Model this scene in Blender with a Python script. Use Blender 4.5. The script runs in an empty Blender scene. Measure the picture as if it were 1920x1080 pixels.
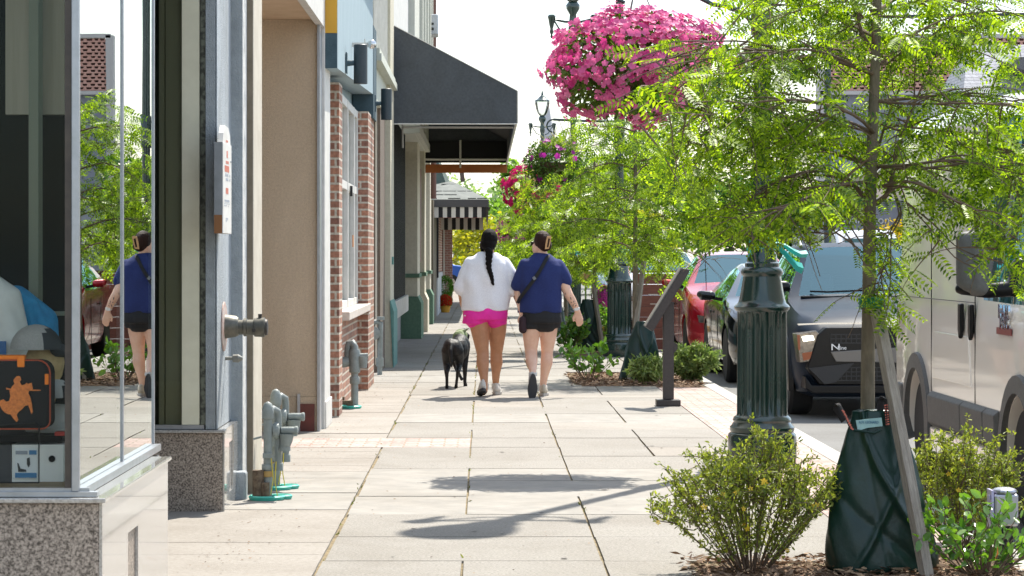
import bpy, bmesh, math, random
import numpy as np
from mathutils import Vector, Matrix, Euler
R = math.radians
sc = bpy.context.scene
# ------------------------------------------------------------------ camera
CH = 1.41                      # eye height
F = 4800.0                     # focal length in photo pixels (1920 wide) = 90 mm
cam_d = bpy.data.cameras.new('camera'); cam = bpy.data.objects.new('camera', cam_d)
sc.collection.objects.link(cam); sc.camera = cam
cam.location = (0, 0, CH); cam.rotation_euler = (R(90), 0, 0)
cam_d.sensor_width = 36; cam_d.lens = 90
cam_d.shift_x = 52/1920; cam_d.shift_y = -60/1920
cam_d.clip_start = .1; cam_d.clip_end = 5000
cam_d.dof.use_dof = True; cam_d.dof.focus_distance = 21; cam_d.dof.aperture_fstop = 22
# ------------------------------------------------------------------ light
SX, SY = .28, .62              # where the sun stands, per metre of height
sun_el = math.atan2(1, math.hypot(SX, SY)); sun_az = math.atan2(SX, SY)
w = bpy.data.worlds.new('World'); sc.world = w; w.use_nodes = True
nt = w.node_tree; nt.nodes.clear()
sky = nt.nodes.new('ShaderNodeTexSky'); sky.sky_type = 'NISHITA'; sky.sun_disc = False
sky.sun_elevation = sun_el; sky.sun_rotation = sun_az
sky.air_density = 1.3; sky.dust_density = 1.0; sky.ozone_density = 1.0
bg = nt.nodes.new('ShaderNodeBackground'); bg.inputs[1].default_value = .145
wo = nt.nodes.new('ShaderNodeOutputWorld')
tc = nt.nodes.new('ShaderNodeTexCoord'); mp = nt.nodes.new('ShaderNodeMapping'); mp.inputs['Scale'].default_value = (1, 1, 2.6)
nz = nt.nodes.new('ShaderNodeTexNoise'); nz.inputs['Scale'].default_value = 2.3; nz.inputs['Detail'].default_value = 7
cr = nt.nodes.new('ShaderNodeValToRGB'); cr.color_ramp.elements[0].position = .30; cr.color_ramp.elements[1].position = .62
mx = nt.nodes.new('ShaderNodeMixRGB'); mx.inputs[2].default_value = (5.0, 5.6, 6.5, 1)
mm = nt.nodes.new('ShaderNodeMath'); mm.operation = 'MULTIPLY'; mm.inputs[1].default_value = .88
L = nt.links.new
L(tc.outputs['Generated'], mp.inputs[0]); L(mp.outputs[0], nz.inputs['Vector']); L(nz.outputs['Fac'], cr.inputs[0])
L(cr.outputs[0], mm.inputs[0]); L(mm.outputs[0], mx.inputs[0]); L(sky.outputs[0], mx.inputs[1]); L(mx.outputs[0], bg.inputs[0]); L(bg.outputs[0], wo.inputs[0])
sd = bpy.data.lights.new('sun', 'SUN'); sd.energy = 5.0; sd.angle = R(.5); sd.color = (1, .94, .84)
so = bpy.data.objects.new('sun', sd); sc.collection.objects.link(so); so.location = (20, 50, 80)
so.rotation_euler = Vector((SX, SY, 1)).to_track_quat('Z', 'Y').to_euler()
sc.view_settings.view_transform = 'Standard'; sc.view_settings.look = 'None'
sc.view_settings.exposure = .8; sc.view_settings.gamma = 1
sc.cycles.max_bounces = 10; sc.cycles.transparent_max_bounces = 24; sc.cycles.transmission_bounces = 6
sc.cycles.sample_clamp_indirect = 6
# ------------------------------------------------------------------ helpers
def P(u, v, Y):                # a pixel of the photo at a distance, as a point
    return Vector(((u-908)*Y/F, Y, CH-(v-480)*Y/F))
def X(u, Y): return (u-908)*Y/F
def Z(v, Y): return CH-(v-480)*Y/F
def col3(c): return (c[0], c[1], c[2], 1)
_m = {}
def mat(name, c, rough=.7, metal=0, c2=None, nscale=8, bump=0, bscale=40, spec=.5, coat=0, detail=4, ramp=(.35, .65), stretch=None, stain=None):
    if name in _m: return _m[name]
    m = bpy.data.materials.new(name); m.use_nodes = True; t = m.node_tree; b = t.nodes['Principled BSDF']
    b.inputs['Base Color'].default_value = col3(c); b.inputs['Roughness'].default_value = rough
    b.inputs['Metallic'].default_value = metal; b.inputs['Specular IOR Level'].default_value = spec
    b.inputs['Coat Weight'].default_value = coat; b.inputs['Coat Roughness'].default_value = .04
    tc = t.nodes.new('ShaderNodeTexCoord'); vec = tc.outputs['Object']
    if stretch:
        mp = t.nodes.new('ShaderNodeMapping'); mp.inputs['Scale'].default_value = stretch; t.links.new(vec, mp.inputs[0]); vec = mp.outputs[0]
    colout = None
    if c2 is not None:
        n = t.nodes.new('ShaderNodeTexNoise'); n.inputs['Scale'].default_value = nscale; n.inputs['Detail'].default_value = detail; n.inputs['Roughness'].default_value = .65
        r = t.nodes.new('ShaderNodeValToRGB'); r.color_ramp.elements[0].position = ramp[0]; r.color_ramp.elements[1].position = ramp[1]
        r.color_ramp.elements[0].color = col3(c); r.color_ramp.elements[1].color = col3(c2)
        t.links.new(vec, n.inputs['Vector']); t.links.new(n.outputs['Fac'], r.inputs[0]); colout = r.outputs[0]
        if stain:      # blotches and streaks of dirt
            n2 = t.nodes.new('ShaderNodeTexNoise'); n2.inputs['Scale'].default_value = stain[0]; n2.inputs['Detail'].default_value = 9; n2.inputs['Roughness'].default_value = .7; n2.inputs['Distortion'].default_value = .6
            r2 = t.nodes.new('ShaderNodeValToRGB'); r2.color_ramp.elements[0].position = .36; r2.color_ramp.elements[1].position = .60; q = stain[1]; r2.color_ramp.elements[0].color = (q, q*.98, q*.95, 1)
            m2 = t.nodes.new('ShaderNodeMapping'); m2.inputs['Scale'].default_value = stain[2] if len(stain) > 2 else (1, 1, 1)
            mm_ = t.nodes.new('ShaderNodeMixRGB'); mm_.blend_type = 'MULTIPLY'; mm_.inputs[0].default_value = 1
            t.links.new(tc.outputs['Object'], m2.inputs[0]); t.links.new(m2.outputs[0], n2.inputs['Vector']); t.links.new(n2.outputs['Fac'], r2.inputs[0]); t.links.new(colout, mm_.inputs[1]); t.links.new(r2.outputs[0], mm_.inputs[2]); colout = mm_.outputs[0]
        t.links.new(colout, b.inputs['Base Color'])
    if bump:
        n = t.nodes.new('ShaderNodeTexNoise'); n.inputs['Scale'].default_value = bscale; n.inputs['Detail'].default_value = 5
        bp = t.nodes.new('ShaderNodeBump'); bp.inputs['Strength'].default_value = bump; bp.inputs['Distance'].default_value = .01
        t.links.new(vec, n.inputs['Vector']); t.links.new(n.outputs['Fac'], bp.inputs['Height']); t.links.new(bp.outputs[0], b.inputs['Normal'])
    _m[name] = m; return m
def leafmat(name, a, b, trans, rough=.4, spec=.5, tw=.5):
    if name in _m: return _m[name]
    m = bpy.data.materials.new(name); m.use_nodes = True; t = m.node_tree; p = t.nodes['Principled BSDF']; out = t.nodes['Material Output']
    g = t.nodes.new('ShaderNodeNewGeometry'); r = t.nodes.new('ShaderNodeValToRGB')
    r.color_ramp.elements[0].color = col3(a); r.color_ramp.elements[1].color = col3(b)
    t.links.new(g.outputs['Random Per Island'], r.inputs[0]); t.links.new(r.outputs[0], p.inputs['Base Color'])
    p.inputs['Roughness'].default_value = rough; p.inputs['Specular IOR Level'].default_value = spec
    tr = t.nodes.new('ShaderNodeBsdfTranslucent'); mx = t.nodes.new('ShaderNodeMixRGB'); mx.blend_type = 'MULTIPLY'; mx.inputs[0].default_value = 1
    mx.inputs[2].default_value = col3(trans); t.links.new(r.outputs[0], mx.inputs[1]); t.links.new(mx.outputs[0], tr.inputs[0])
    ms = t.nodes.new('ShaderNodeMixShader'); ms.inputs[0].default_value = tw
    t.links.new(p.outputs[0], ms.inputs[1]); t.links.new(tr.outputs[0], ms.inputs[2]); t.links.new(ms.outputs[0], out.inputs[0])
    _m[name] = m; return m
def glassmat(name, tint, ior=1.5, power=1.0, rough=0.0, wob=0, gcol=(.97, 1, .98)):
    if name in _m: return _m[name]
    m = bpy.data.materials.new(name); m.use_nodes = True; t = m.node_tree; t.nodes.remove(t.nodes['Principled BSDF']); out = t.nodes['Material Output']
    tr = t.nodes.new('ShaderNodeBsdfTransparent'); tr.inputs[0].default_value = col3(tint)
    gl = t.nodes.new('ShaderNodeBsdfGlossy'); gl.inputs['Roughness'].default_value = rough; gl.inputs['Color'].default_value = col3(gcol)
    fr = t.nodes.new('ShaderNodeFresnel'); fr.inputs[0].default_value = ior
    pw = t.nodes.new('ShaderNodeMath'); pw.operation = 'POWER'; pw.inputs[1].default_value = power
    ms = t.nodes.new('ShaderNodeMixShader')
    t.links.new(fr.outputs[0], pw.inputs[0]); t.links.new(pw.outputs[0], ms.inputs[0]); t.links.new(tr.outputs[0], ms.inputs[1]); t.links.new(gl.outputs[0], ms.inputs[2]); t.links.new(ms.outputs[0], out.inputs[0])
    if wob:
        tc = t.nodes.new('ShaderNodeTexCoord'); n = t.nodes.new('ShaderNodeTexNoise'); n.inputs['Scale'].default_value = 1.6; n.inputs['Detail'].default_value = 1
        bp = t.nodes.new('ShaderNodeBump'); bp.inputs['Strength'].default_value = wob; bp.inputs['Distance'].default_value = .01
        t.links.new(tc.outputs['Object'], n.inputs['Vector']); t.links.new(n.outputs['Fac'], bp.inputs['Height']); t.links.new(bp.outputs[0], gl.inputs['Normal'])
    _m[name] = m; return m
def brickmat(name, c1, c2, mortar, bw=.2, rh=.073, ms=.011, flat=False, bump=.6, off=.5):
    m = bpy.data.materials.new(name); m.use_nodes = True; t = m.node_tree; b = t.nodes['Principled BSDF']; b.inputs['Roughness'].default_value = .85
    tc = t.nodes.new('ShaderNodeTexCoord'); s = t.nodes.new('ShaderNodeSeparateXYZ'); cb = t.nodes.new('ShaderNodeCombineXYZ')
    g = t.nodes.new('ShaderNodeNewGeometry')
    t.links.new(g.outputs['Position'], s.inputs[0])
    if flat: t.links.new(s.outputs[0], cb.inputs[0]); t.links.new(s.outputs[1], cb.inputs[1])
    else:
        a = t.nodes.new('ShaderNodeMath'); t.links.new(s.outputs[0], a.inputs[0]); t.links.new(s.outputs[1], a.inputs[1]); t.links.new(a.outputs[0], cb.inputs[0]); t.links.new(s.outputs[2], cb.inputs[1])
    k = t.nodes.new('ShaderNodeTexBrick'); k.inputs['Scale'].default_value = 1; k.inputs['Brick Width'].default_value = bw; k.inputs['Row Height'].default_value = rh
    k.inputs['Mortar Size'].default_value = ms; k.inputs['Mortar Smooth'].default_value = .2; k.inputs['Bias'].default_value = -.1; k.offset = off
    k.inputs['Color1'].default_value = col3(c1); k.inputs['Color2'].default_value = col3(c2); k.inputs['Mortar'].default_value = col3(mortar)
    t.links.new(cb.outputs[0], k.inputs['Vector'])
    n = t.nodes.new('ShaderNodeTexNoise'); n.inputs['Scale'].default_value = 30; n.inputs['Detail'].default_value = 5; t.links.new(cb.outputs[0], n.inputs['Vector'])
    mx = t.nodes.new('ShaderNodeMixRGB'); mx.blend_type = 'OVERLAY'; mx.inputs[0].default_value = .7; t.links.new(k.outputs[0], mx.inputs[1]); t.links.new(n.outputs['Fac'], mx.inputs[2])
    t.links.new(mx.outputs[0], b.inputs['Base Color'])
    bp = t.nodes.new('ShaderNodeBump'); bp.inputs['Strength'].default_value = bump; bp.inputs['Distance'].default_value = .01; bp.invert = True
    t.links.new(k.outputs['Fac'], bp.inputs['Height']); t.links.new(bp.outputs[0], b.inputs['Normal'])
    _m[name] = m; return m

def frame(d):
    d = Vector(d).normalized(); up = Vector((0, 0, 1)) if abs(d.z) < .95 else Vector((1, 0, 0))
    s = d.cross(up).normalized(); return d, s, s.cross(d).normalized()
class MB:
    def __init__(s): s.v = []; s.f = []; s.mi = []
    def add(s, vs, fs, mi=0):
        n = len(s.v); s.v += [Vector(q) for q in vs]; s.f += [tuple(i+n for i in f) for f in fs]; s.mi += [mi]*len(fs); return s
    def box(s, x0, x1, y0, y1, z0, z1, mi=0):
        v = [(x, y, z) for z in (z0, z1) for y in (y0, y1) for x in (x0, x1)]
        return s.add(v, [(0, 2, 3, 1), (4, 5, 7, 6), (0, 1, 5, 4), (2, 6, 7, 3), (0, 4, 6, 2), (1, 3, 7, 5)], mi)
    def obox(s, c, sx, sy, sz, rot=(0, 0, 0), mi=0):
        m = Euler(rot).to_matrix(); c = Vector(c)
        v = [c + m @ Vector((x*sx/2, y*sy/2, z*sz/2)) for z in (-1, 1) for y in (-1, 1) for x in (-1, 1)]
        return s.add(v, [(0, 2, 3, 1), (4, 5, 7, 6), (0, 1, 5, 4), (2, 6, 7, 3), (0, 4, 6, 2), (1, 3, 7, 5)], mi)
    def rings(s, rings, cap=True, mi=0, closed=True):
        n = len(rings[0]); base = len(s.v); fs = []
        for r in range(len(rings)-1):
            for i in range(n if closed else n-1):
                j = (i+1) % n; fs.append((r*n+i, r*n+j, (r+1)*n+j, (r+1)*n+i))
        if cap and closed: fs.append(tuple(range(n))[::-1]); fs.append(tuple((len(rings)-1)*n+i for i in range(n)))
        return s.add([q for r in rings for q in r], fs, mi)
    def tube(s, pts, r, n=8, cap=True, mi=0, sq=1):
        pts = [Vector(p) for p in pts]; rs = r if isinstance(r, (list, tuple)) else [r]*len(pts); out = []
        d0, sd, up = frame(pts[1]-pts[0])
        for i, p in enumerate(pts):
            d = (pts[min(i+1, len(pts)-1)]-pts[max(i-1, 0)]).normalized()
            sd = (sd - d*sd.dot(d)).normalized(); up = sd.cross(d)
            out.append([p + (sd*math.cos(a) + up*math.sin(a)*sq)*rs[i] for a in [2*math.pi*k/n for k in range(n)]])
        return s.rings(out, cap, mi)
    def cap(s, p0, r0, p1, r1, n=12, mi=0):
        p0 = Vector(p0); p1 = Vector(p1); d, sd, up = frame(p1-p0); out = []
        st = [(p0, r0, a) for a in (-85, -60, -30, 0)] + [(p1, r1, a) for a in (0, 30, 60, 85)]
        for p, r, a in st:
            c = p + d*r*math.sin(R(a)); q = r*math.cos(R(a)); out.append([c + (sd*math.cos(t)+up*math.sin(t))*q for t in [2*math.pi*k/n for k in range(n)]])
        return s.rings(out, True, mi)
    def ell(s, c, r, rot=(0, 0, 0), n=14, m=9, mi=0):
        c = Vector(c); mt = Euler(rot).to_matrix(); out = []
        for j in range(m):
            a = -math.pi/2 + math.pi*(j+.35)/(m-.3); q = math.cos(a)
            out.append([c + mt @ Vector((r[0]*q*math.cos(t), r[1]*q*math.sin(t), r[2]*math.sin(a))) for t in [2*math.pi*k/n for k in range(n)]])
        return s.rings(out, True, mi)
    def lathe(s, c, prof, n=24, axis='z', mi=0, cap=True, flute=None):
        c = Vector(c); out = []
        for e in prof:
            r, h = e[0], e[1]; ring = []
            for k in range(n):
                t = 2*math.pi*k/n; rr = r
                if flute and len(e) > 2 and e[2]: rr = r*(1-flute[1]*(.5-.5*math.cos(t*flute[0]))**1.0)
                q = {'z': (rr*math.cos(t), rr*math.sin(t), h), 'x': (h, rr*math.cos(t), rr*math.sin(t)), 'y': (rr*math.cos(t), h, rr*math.sin(t))}[axis]
                ring.append(c+Vector(q))
            out.append(ring)
        return s.rings(out, cap, mi)
    def prism(s, poly, axis, a, b, mi=0):      # poly: 2-D points in the plane across the axis
        def q(p, h): return {'x': (h, p[0], p[1]), 'y': (p[0], h, p[1]), 'z': (p[0], p[1], h)}[axis]
        n = len(poly); v = [q(p, a) for p in poly]+[q(p, b) for p in poly]
        return s.add(v, [tuple(range(n))[::-1], tuple(range(n, 2*n))]+[(i, (i+1) % n, n+(i+1) % n, n+i) for i in range(n)], mi)
    def eloft(s, secs, n=20, mi=0, pw=1.0):     # horizontal ellipses (cx, cy, z, rx, ry)
        out = []
        for cx, cy, z, rx, ry in secs:
            ring = []
            for k in range(n):
                t = 2*math.pi*k/n; c, q = math.cos(t), math.sin(t)
                ring.append(Vector((cx+rx*math.copysign(abs(c)**pw, c), cy+ry*math.copysign(abs(q)**pw, q), z)))
            out.append(ring)
        return s.rings(out, True, mi)
    def build(s, name, mats, parent=None, smooth=False, bevel=0, ang=35, local=False, fixn=True):
        me = bpy.data.meshes.new(name)
        o0 = Vector((0, 0, 0)) if (parent is None or local) else wloc(parent)
        me.from_pydata([tuple(q-o0) for q in s.v], [], s.f)
        if not isinstance(mats, (list, tuple)): mats = [mats]
        for m in mats: me.materials.append(m)
        me.polygons.foreach_set('material_index', s.mi)
        if fixn:
            bm = bmesh.new(); bm.from_mesh(me); bmesh.ops.recalc_face_normals(bm, faces=bm.faces); bm.to_mesh(me); bm.free()
        if smooth:
            me.polygons.foreach_set('use_smooth', [True]*len(me.polygons))
            try: me.set_sharp_from_angle(angle=R(ang))
            except Exception: pass
        o = bpy.data.objects.new(name, me); sc.collection.objects.link(o)
        if parent: o.parent = parent
        if bevel:
            b = o.modifiers.new('bevel', 'BEVEL'); b.width = bevel; b.segments = 2; b.limit_method = 'ANGLE'; b.angle_limit = R(40)
            b.harden_normals = False
        return o
def wloc(o):
    p = Vector(o.location)
    while o.parent: o = o.parent; p += Vector(o.location)
    return p
def tag(o, label=None, cat=None, group=None, kind=None):
    if label: o['label'] = label
    if cat: o['category'] = cat
    if group: o['group'] = group
    if kind: o['kind'] = kind
    return o
def thing(name, loc, label, cat, group=None):
    o = bpy.data.objects.new(name, None); sc.collection.objects.link(o); o.location = loc; o.empty_display_size = .1
    return tag(o, label, cat, group)
def copy_tree(o, parent=None):
    c = o.copy(); sc.collection.objects.link(c); c.parent = parent
    for ch in list(o.children): copy_tree(ch, c)
    return c
def bake(o, mods):
    """run modifiers on an object and keep only the resulting mesh"""
    for kind, kw in mods:
        m = o.modifiers.new(kind, kind)
        for k, v in kw.items(): setattr(m, k, v)
    dg = bpy.context.evaluated_depsgraph_get(); me = bpy.data.meshes.new_from_object(o.evaluated_get(dg))
    old = o.data; o.modifiers.clear(); o.data = me; me.name = old.name; bpy.data.meshes.remove(old)
    return o
def blob(mb, name, m, parent, vox=.01, sm=6, fac=.5, local=False):
    o = mb.build(name, m, parent, local=local)
    mods = [('REMESH', dict(mode='VOXEL', voxel_size=vox))]
    if sm: mods.append(('SMOOTH', dict(iterations=sm, factor=fac)))
    bake(o, mods); o.data.polygons.foreach_set('use_smooth', [True]*len(o.data.polygons)); return o
def boolean(o, cutters, op='DIFFERENCE'):
    for c in cutters:
        bake(o, [('BOOLEAN', dict(operation=op, object=c, solver='EXACT'))]); me = c.data; bpy.data.objects.remove(c); bpy.data.meshes.remove(me)
    return o
def split_by_material(o, names, parent, cx=0, cy=0):
    """one mesh per material slot"""
    me = o.data; res = []
    for i, nm in enumerate(names):
        bm = bmesh.new(); bm.from_mesh(me)
        bmesh.ops.delete(bm, geom=[f for f in bm.faces if f.material_index != i], context='FACES')
        m2 = bpy.data.meshes.new(nm); 
        for f in bm.faces: f.material_index = 0
        bm.to_mesh(m2); bm.free(); m2.transform(Matrix.Translation(-wloc(parent))); m2.materials.append(me.materials[i])
        if not len(m2.polygons): continue
        if nm in ('windscreen', 'side_window'):
            ax, lim = (1, cy-wloc(parent).y) if nm == 'windscreen' else (0, cx-wloc(parent).x)
            for hi in (0, 1):
                bm = bmesh.new(); bm.from_mesh(m2)
                bmesh.ops.delete(bm, geom=[f for f in bm.faces if (f.calc_center_median()[ax] > lim) != bool(hi)], context='FACES')
                if len(bm.faces):
                    n2 = 'rear_window' if (nm == 'windscreen' and hi) else nm
                    m3 = bpy.data.meshes.new(n2); bm.to_mesh(m3); m3.materials.append(me.materials[i])
                    m3.polygons.foreach_set('use_smooth', [True]*len(m3.polygons)); m3.set_sharp_from_angle(angle=R(32))
                    q = bpy.data.objects.new(n2, m3); sc.collection.objects.link(q); q.parent = parent
                bm.free()
            continue
        m2.polygons.foreach_set('use_smooth', [True]*len(m2.polygons)); m2.set_sharp_from_angle(angle=R(32))
        q = bpy.data.objects.new(nm, m2); sc.collection.objects.link(q); q.parent = parent; res.append(q)
    bpy.data.objects.remove(o); bpy.data.meshes.remove(me); return res
def text(s, size, mtl, name, parent, loc, rot, depth=.004, align='CENTER', xs=1):
    cu = bpy.data.curves.new('t', 'FONT'); cu.body = s; cu.size = size; cu.extrude = depth; cu.align_x = align; cu.align_y = 'CENTER'
    t = bpy.data.objects.new('t', cu); sc.collection.objects.link(t)
    me = bpy.data.meshes.new_from_object(t.evaluated_get(bpy.context.evaluated_depsgraph_get())); bpy.data.objects.remove(t)
    me.transform(Matrix.Diagonal((xs, 1, 1, 1))); me.transform(Euler(rot).to_matrix().to_4x4()); me.materials.clear(); me.materials.append(mtl)
    o = bpy.data.objects.new(name, me); sc.collection.objects.link(o); o.parent = parent
    o.location = Vector(loc)-wloc(parent) if parent else loc; return o
# ---- foliage: many small faces from a template
def foliage(name, pos, dr, nr, tv, tf, sc_, m, parent=None, kind=None):
    pos = np.asarray(pos, float); dr = np.asarray(dr, float); nr = np.asarray(nr, float); N = len(pos)
    dr /= np.linalg.norm(dr, axis=1)[:, None]+1e-9
    sd = np.cross(dr, nr); sd /= np.linalg.norm(sd, axis=1)[:, None]+1e-9; nn = np.cross(sd, dr)
    tv = np.asarray(tv, float); s = np.broadcast_to(np.asarray(sc_, float).reshape(-1, 1, 1), (N, 1, 1))
    V = pos[:, None, :] + s*(tv[None, :, 0, None]*dr[:, None, :] + tv[None, :, 1, None]*sd[:, None, :] + tv[None, :, 2, None]*nn[:, None, :])
    if parent: V = V - np.array(wloc(parent))
    M = len(tv); V = V.reshape(-1, 3)
    k = len(tf[0]); Fc = (np.asarray(tf)[None] + (np.arange(N)*M)[:, None, None]).reshape(-1, k)
    me = bpy.data.meshes.new(name); me.vertices.add(len(V)); me.vertices.foreach_set('co', V.ravel())
    me.loops.add(Fc.size); me.loops.foreach_set('vertex_index', Fc.ravel().astype(np.int32))
    me.polygons.add(len(Fc)); me.polygons.foreach_set('loop_start', np.arange(0, Fc.size, k, dtype=np.int32)); me.polygons.foreach_set('loop_total', np.full(len(Fc), k, dtype=np.int32))
    me.update(); me.validate(); me.materials.append(m)
    o = bpy.data.objects.new(name, me); sc.collection.objects.link(o)
    if parent: o.parent = parent
    if kind: o['kind'] = kind
    return o
def leaf_t(l=1, w=.4, fold=.1):       # an ovate leaf: six points, two quads
    v = [(0, 0, 0), (.35*l, w*l*.5, fold*l), (.75*l, w*l*.38, fold*l*.7), (l, 0, 0), (.75*l, -w*l*.38, fold*l*.7), (.35*l, -w*l*.5, fold*l)]
    return v, [(0, 1, 2, 3), (0, 3, 4, 5)]
def rhomb(l=1, w=.45):
    return [(0, 0, 0), (.5*l, w*l*.5, .04*l), (l, 0, 0), (.5*l, -w*l*.5, .04*l)], [(0, 1, 2, 3)]
def compound(pairs=8, ll=.17, l=.21, w=.44, droop=.1):   # feathered leaf, unit length about one
    v = []; f = []
    for i in range(pairs):
        a = .12+.8*i/(pairs-1); z = -droop*a*a
        for s in (-1, 1):
            n = len(v); d = (.45, s*.9)
            L_ = l*(1-.45*abs(i/(pairs-1)-.45))
            q = [(a, 0, z), (a+d[0]*L_*.5-s*0+.9*w*L_*.5, d[1]*L_*.5-s*d[0]*w*L_*.5, z+.01), (a+d[0]*L_, d[1]*L_, z-.03), (a+d[0]*L_*.5-.9*w*L_*.5, d[1]*L_*.5+s*d[0]*w*L_*.5, z+.01)]
            v += q; f.append((n, n+1, n+2, n+3))
    n = len(v); v += [(0, -.006, 0), (0, .006, 0), (1, .004, -droop), (1, -.004, -droop)]; f.append((n, n+1, n+2, n+3))
    return v, f
def rdir(rng, n, zlo=-1, zhi=1):
    z = rng.uniform(zlo, zhi, n); t = rng.uniform(0, 2*math.pi, n); q = np.sqrt(np.maximum(0, 1-z*z)); return np.stack([q*np.cos(t), q*np.sin(t), z], 1)
# ------------------------------------------------------------------ materials
M_conc = mat('aggregate_concrete', (.298, .278, .248), .85, c2=(.185, .172, .152), nscale=75, bump=.5, bscale=150, ramp=(.42, .66), stain=(.9, .84))
M_conc2 = mat('smooth_concrete', (.303, .283, .252), .8, c2=(.235, .222, .20), nscale=5, bump=.15, bscale=120, detail=8, stain=(1.3, .86))
M_conc3 = mat('tan_concrete', (.31, .283, .25), .85, c2=(.24, .216, .187), nscale=40, bump=.3, bscale=130, ramp=(.4, .7), stain=(1.1, .82))
M_joint = mat('joint_debris', (.13, .10, .055), .95, c2=(.28, .22, .12), nscale=14, bump=.6, bscale=90)
M_asph = mat('asphalt', (.20, .195, .185), .85, c2=(.14, .14, .135), nscale=60, bump=.5, bscale=220, stain=(.5, .75))
M_earth = mat('far_ground', (.30, .29, .26), .9, c2=(.22, .22, .19), nscale=.3)
M_mulch = mat('mulch', (.10, .055, .03), .95, c2=(.22, .13, .075), nscale=60, bump=1, bscale=90)
M_chip = leafmat('mulch_chips', (.10, .055, .035), (.36, .24, .15), (.3, .2, .1), rough=.9, tw=.05)
brickmat('pavers', (.36, .25, .225), (.47, .38, .35), (.24, .19, .13), bw=.2, rh=.1, ms=.008, flat=True, bump=.5); M_paver = _m['pavers']
M_curb = mat('kerb_concrete', (.42, .40, .37), .85, c2=(.42, .40, .36), nscale=9, bump=.3, bscale=90)
rng = np.random.default_rng(7); random.seed(7)
# far ground, road, opposite pavement
tag(MB().box(-1500, 1500, -500, 3000, -.6, -.108).build('ground', M_earth), kind='structure')
tag(MB().box(2.56, 14, -60, 420, -.2, -.1).build('road', M_asph), kind='structure')
mk = MB()
for i in range(30): mk.box(8.2, 8.32, 10+i*9, 13+i*9, -.1, -.096)
mk.box(5.1, 5.2, 5, 95, -.1, -.096)
tag(mk.build('road_markings', mat('road_paint', (.7, .68, .6), .7, c2=(.45, .43, .4), nscale=12)), kind='structure')
tag(MB().box(14, 19, -60, 420, -.2, .0).build('opposite_sidewalk', M_conc2), kind='structure')
tag(MB().box(-30, 2.4, 108, 118, -.2, -.098).build('cross_street', M_asph), kind='structure')
# kerb
k = MB()
y = 4
while y < 106:
    k.box(2.4, 2.56, y+.006, y+2.994, -.2, .0); y += 3
tag(k.build('kerb', M_curb, bevel=.012), kind='structure')
# slabs: base sheet holds the debris you see in the joints
tag(MB().box(-6, 2.398, 2, 106, -.2, -.014).build('sidewalk_bed', M_joint), kind='structure')
rows = [6, 7.2, 8.4, 9.6, 10.8, 11.85, 12.87, 13.98, 15.04, 16.1, 17.0, 18.05, 18.9, 19.85, 20.8, 21.7, 22.9]
while rows[-1] < 104: rows.append(rows[-1]+1.03)
cols = [-.75, -.1, .55, 1.2, 1.86]
sb = MB()
def slab(x0, x1, y0, y1, mi, g=.005):
    z = random.uniform(-.003, .0); j = lambda: random.uniform(.6, 1.5)*g
    sb.add([(x0+j(), y0+j(), -.1), (x1-j(), y0+j(), -.1), (x1-j(), y1-j(), -.1), (x0+j(), y1-j(), -.1)] +
           [(x0+j(), y0+j(), z+random.uniform(-.001, .001)), (x1-j(), y0+j(), z), (x1-j(), y1-j(), z+random.uniform(-.001, .001)), (x0+j(), y1-j(), z)],
           [(4, 5, 6, 7), (0, 1, 5, 4), (1, 2, 6, 5), (2, 3, 7, 6), (3, 0, 4, 7)], mi)
def bed(x0, x1, y0, y1): return x0 < 1.19 or not ((y0 < 11.6) or 27.2 < y0 < 30.3 or 36 < y0 < 38.5)
for i in range(len(rows)-1):
    y0, y1 = rows[i], rows[i+1]
    light = 13.9 < y0 < 16.9 or y0 in (21.7,) or (i % 5 == 2 and y0 > 24)
    merge = i % 2 == (0 if y0 > 12 else 1)
    yy = [(y0, y1)]
    if y0 > 24 and i % 3 == 0: yy = [(y0, (y0+y1)/2), ((y0+y1)/2, y1)]
    for a, b in yy:
        if abs(a-18.9) < .01:
            sb.mi  # the paver band takes this row up to the second joint
            cs = [-.1, .55, 1.2, 1.86]
        elif merge: cs = [-.74, .55, 1.86] if i % 4 else [-.74, -.1, 1.2, 1.86]
        else: cs = cols
        for c0, c1 in zip(cs[:-1], cs[1:]):
            if a < 11.3 and c1 > 1.1: c1 = min(c1, .95)
            if c1 - c0 < .2: continue
            if a < 11.3 and c0 > .9: continue
            if (27.6 < a < 30.2) and c1 > 1.1:
                c1 = 1.0
                if c1-c0 < .2: continue
            g = .0065
            slab(c0-(.006 if c0 < -.7 else 0), c1, a, b, (1 if light else (0 if random.random() < .8 else 2)), g)
y = 6.2
while y < 104:
    d = random.choice([.42, .5, .52, .6]) if y < 32 else 1.03
    if not (18.5 < y < 19.85):
        y1 = y+d
        if y < 18.9 < y1+.3: y1 = 18.9
        lt = 13.9 < y < 16.4
        slab(-2.6, -.757, y, y1, 1 if lt else (2 if y < 27 else 0), .004); y = y1 if y1 < 18.89 or y1 > 19.85 else 19.85
    else: y = 19.85
o = sb.build('sidewalk', [M_conc, M_conc2, M_conc3]); tag(o, kind='structure')
tag(MB().box(-2.6, -.105, 18.905, 19.845, -.1, -.002).box(1.865, 2.395, 12.2, 27.5, -.1, -.003).build('brick_paving', M_paver), kind='structure')
sb = MB()
y = 30.4
while y < 104:
    if not 36 < y < 38.6: slab(1.87, 2.39, y, y+1.0, random.choice([0, 1, 2]))
    y += 1.0
tag(sb.build('sidewalk_edge', [M_conc, M_conc2, M_conc3]), kind='structure')
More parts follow.
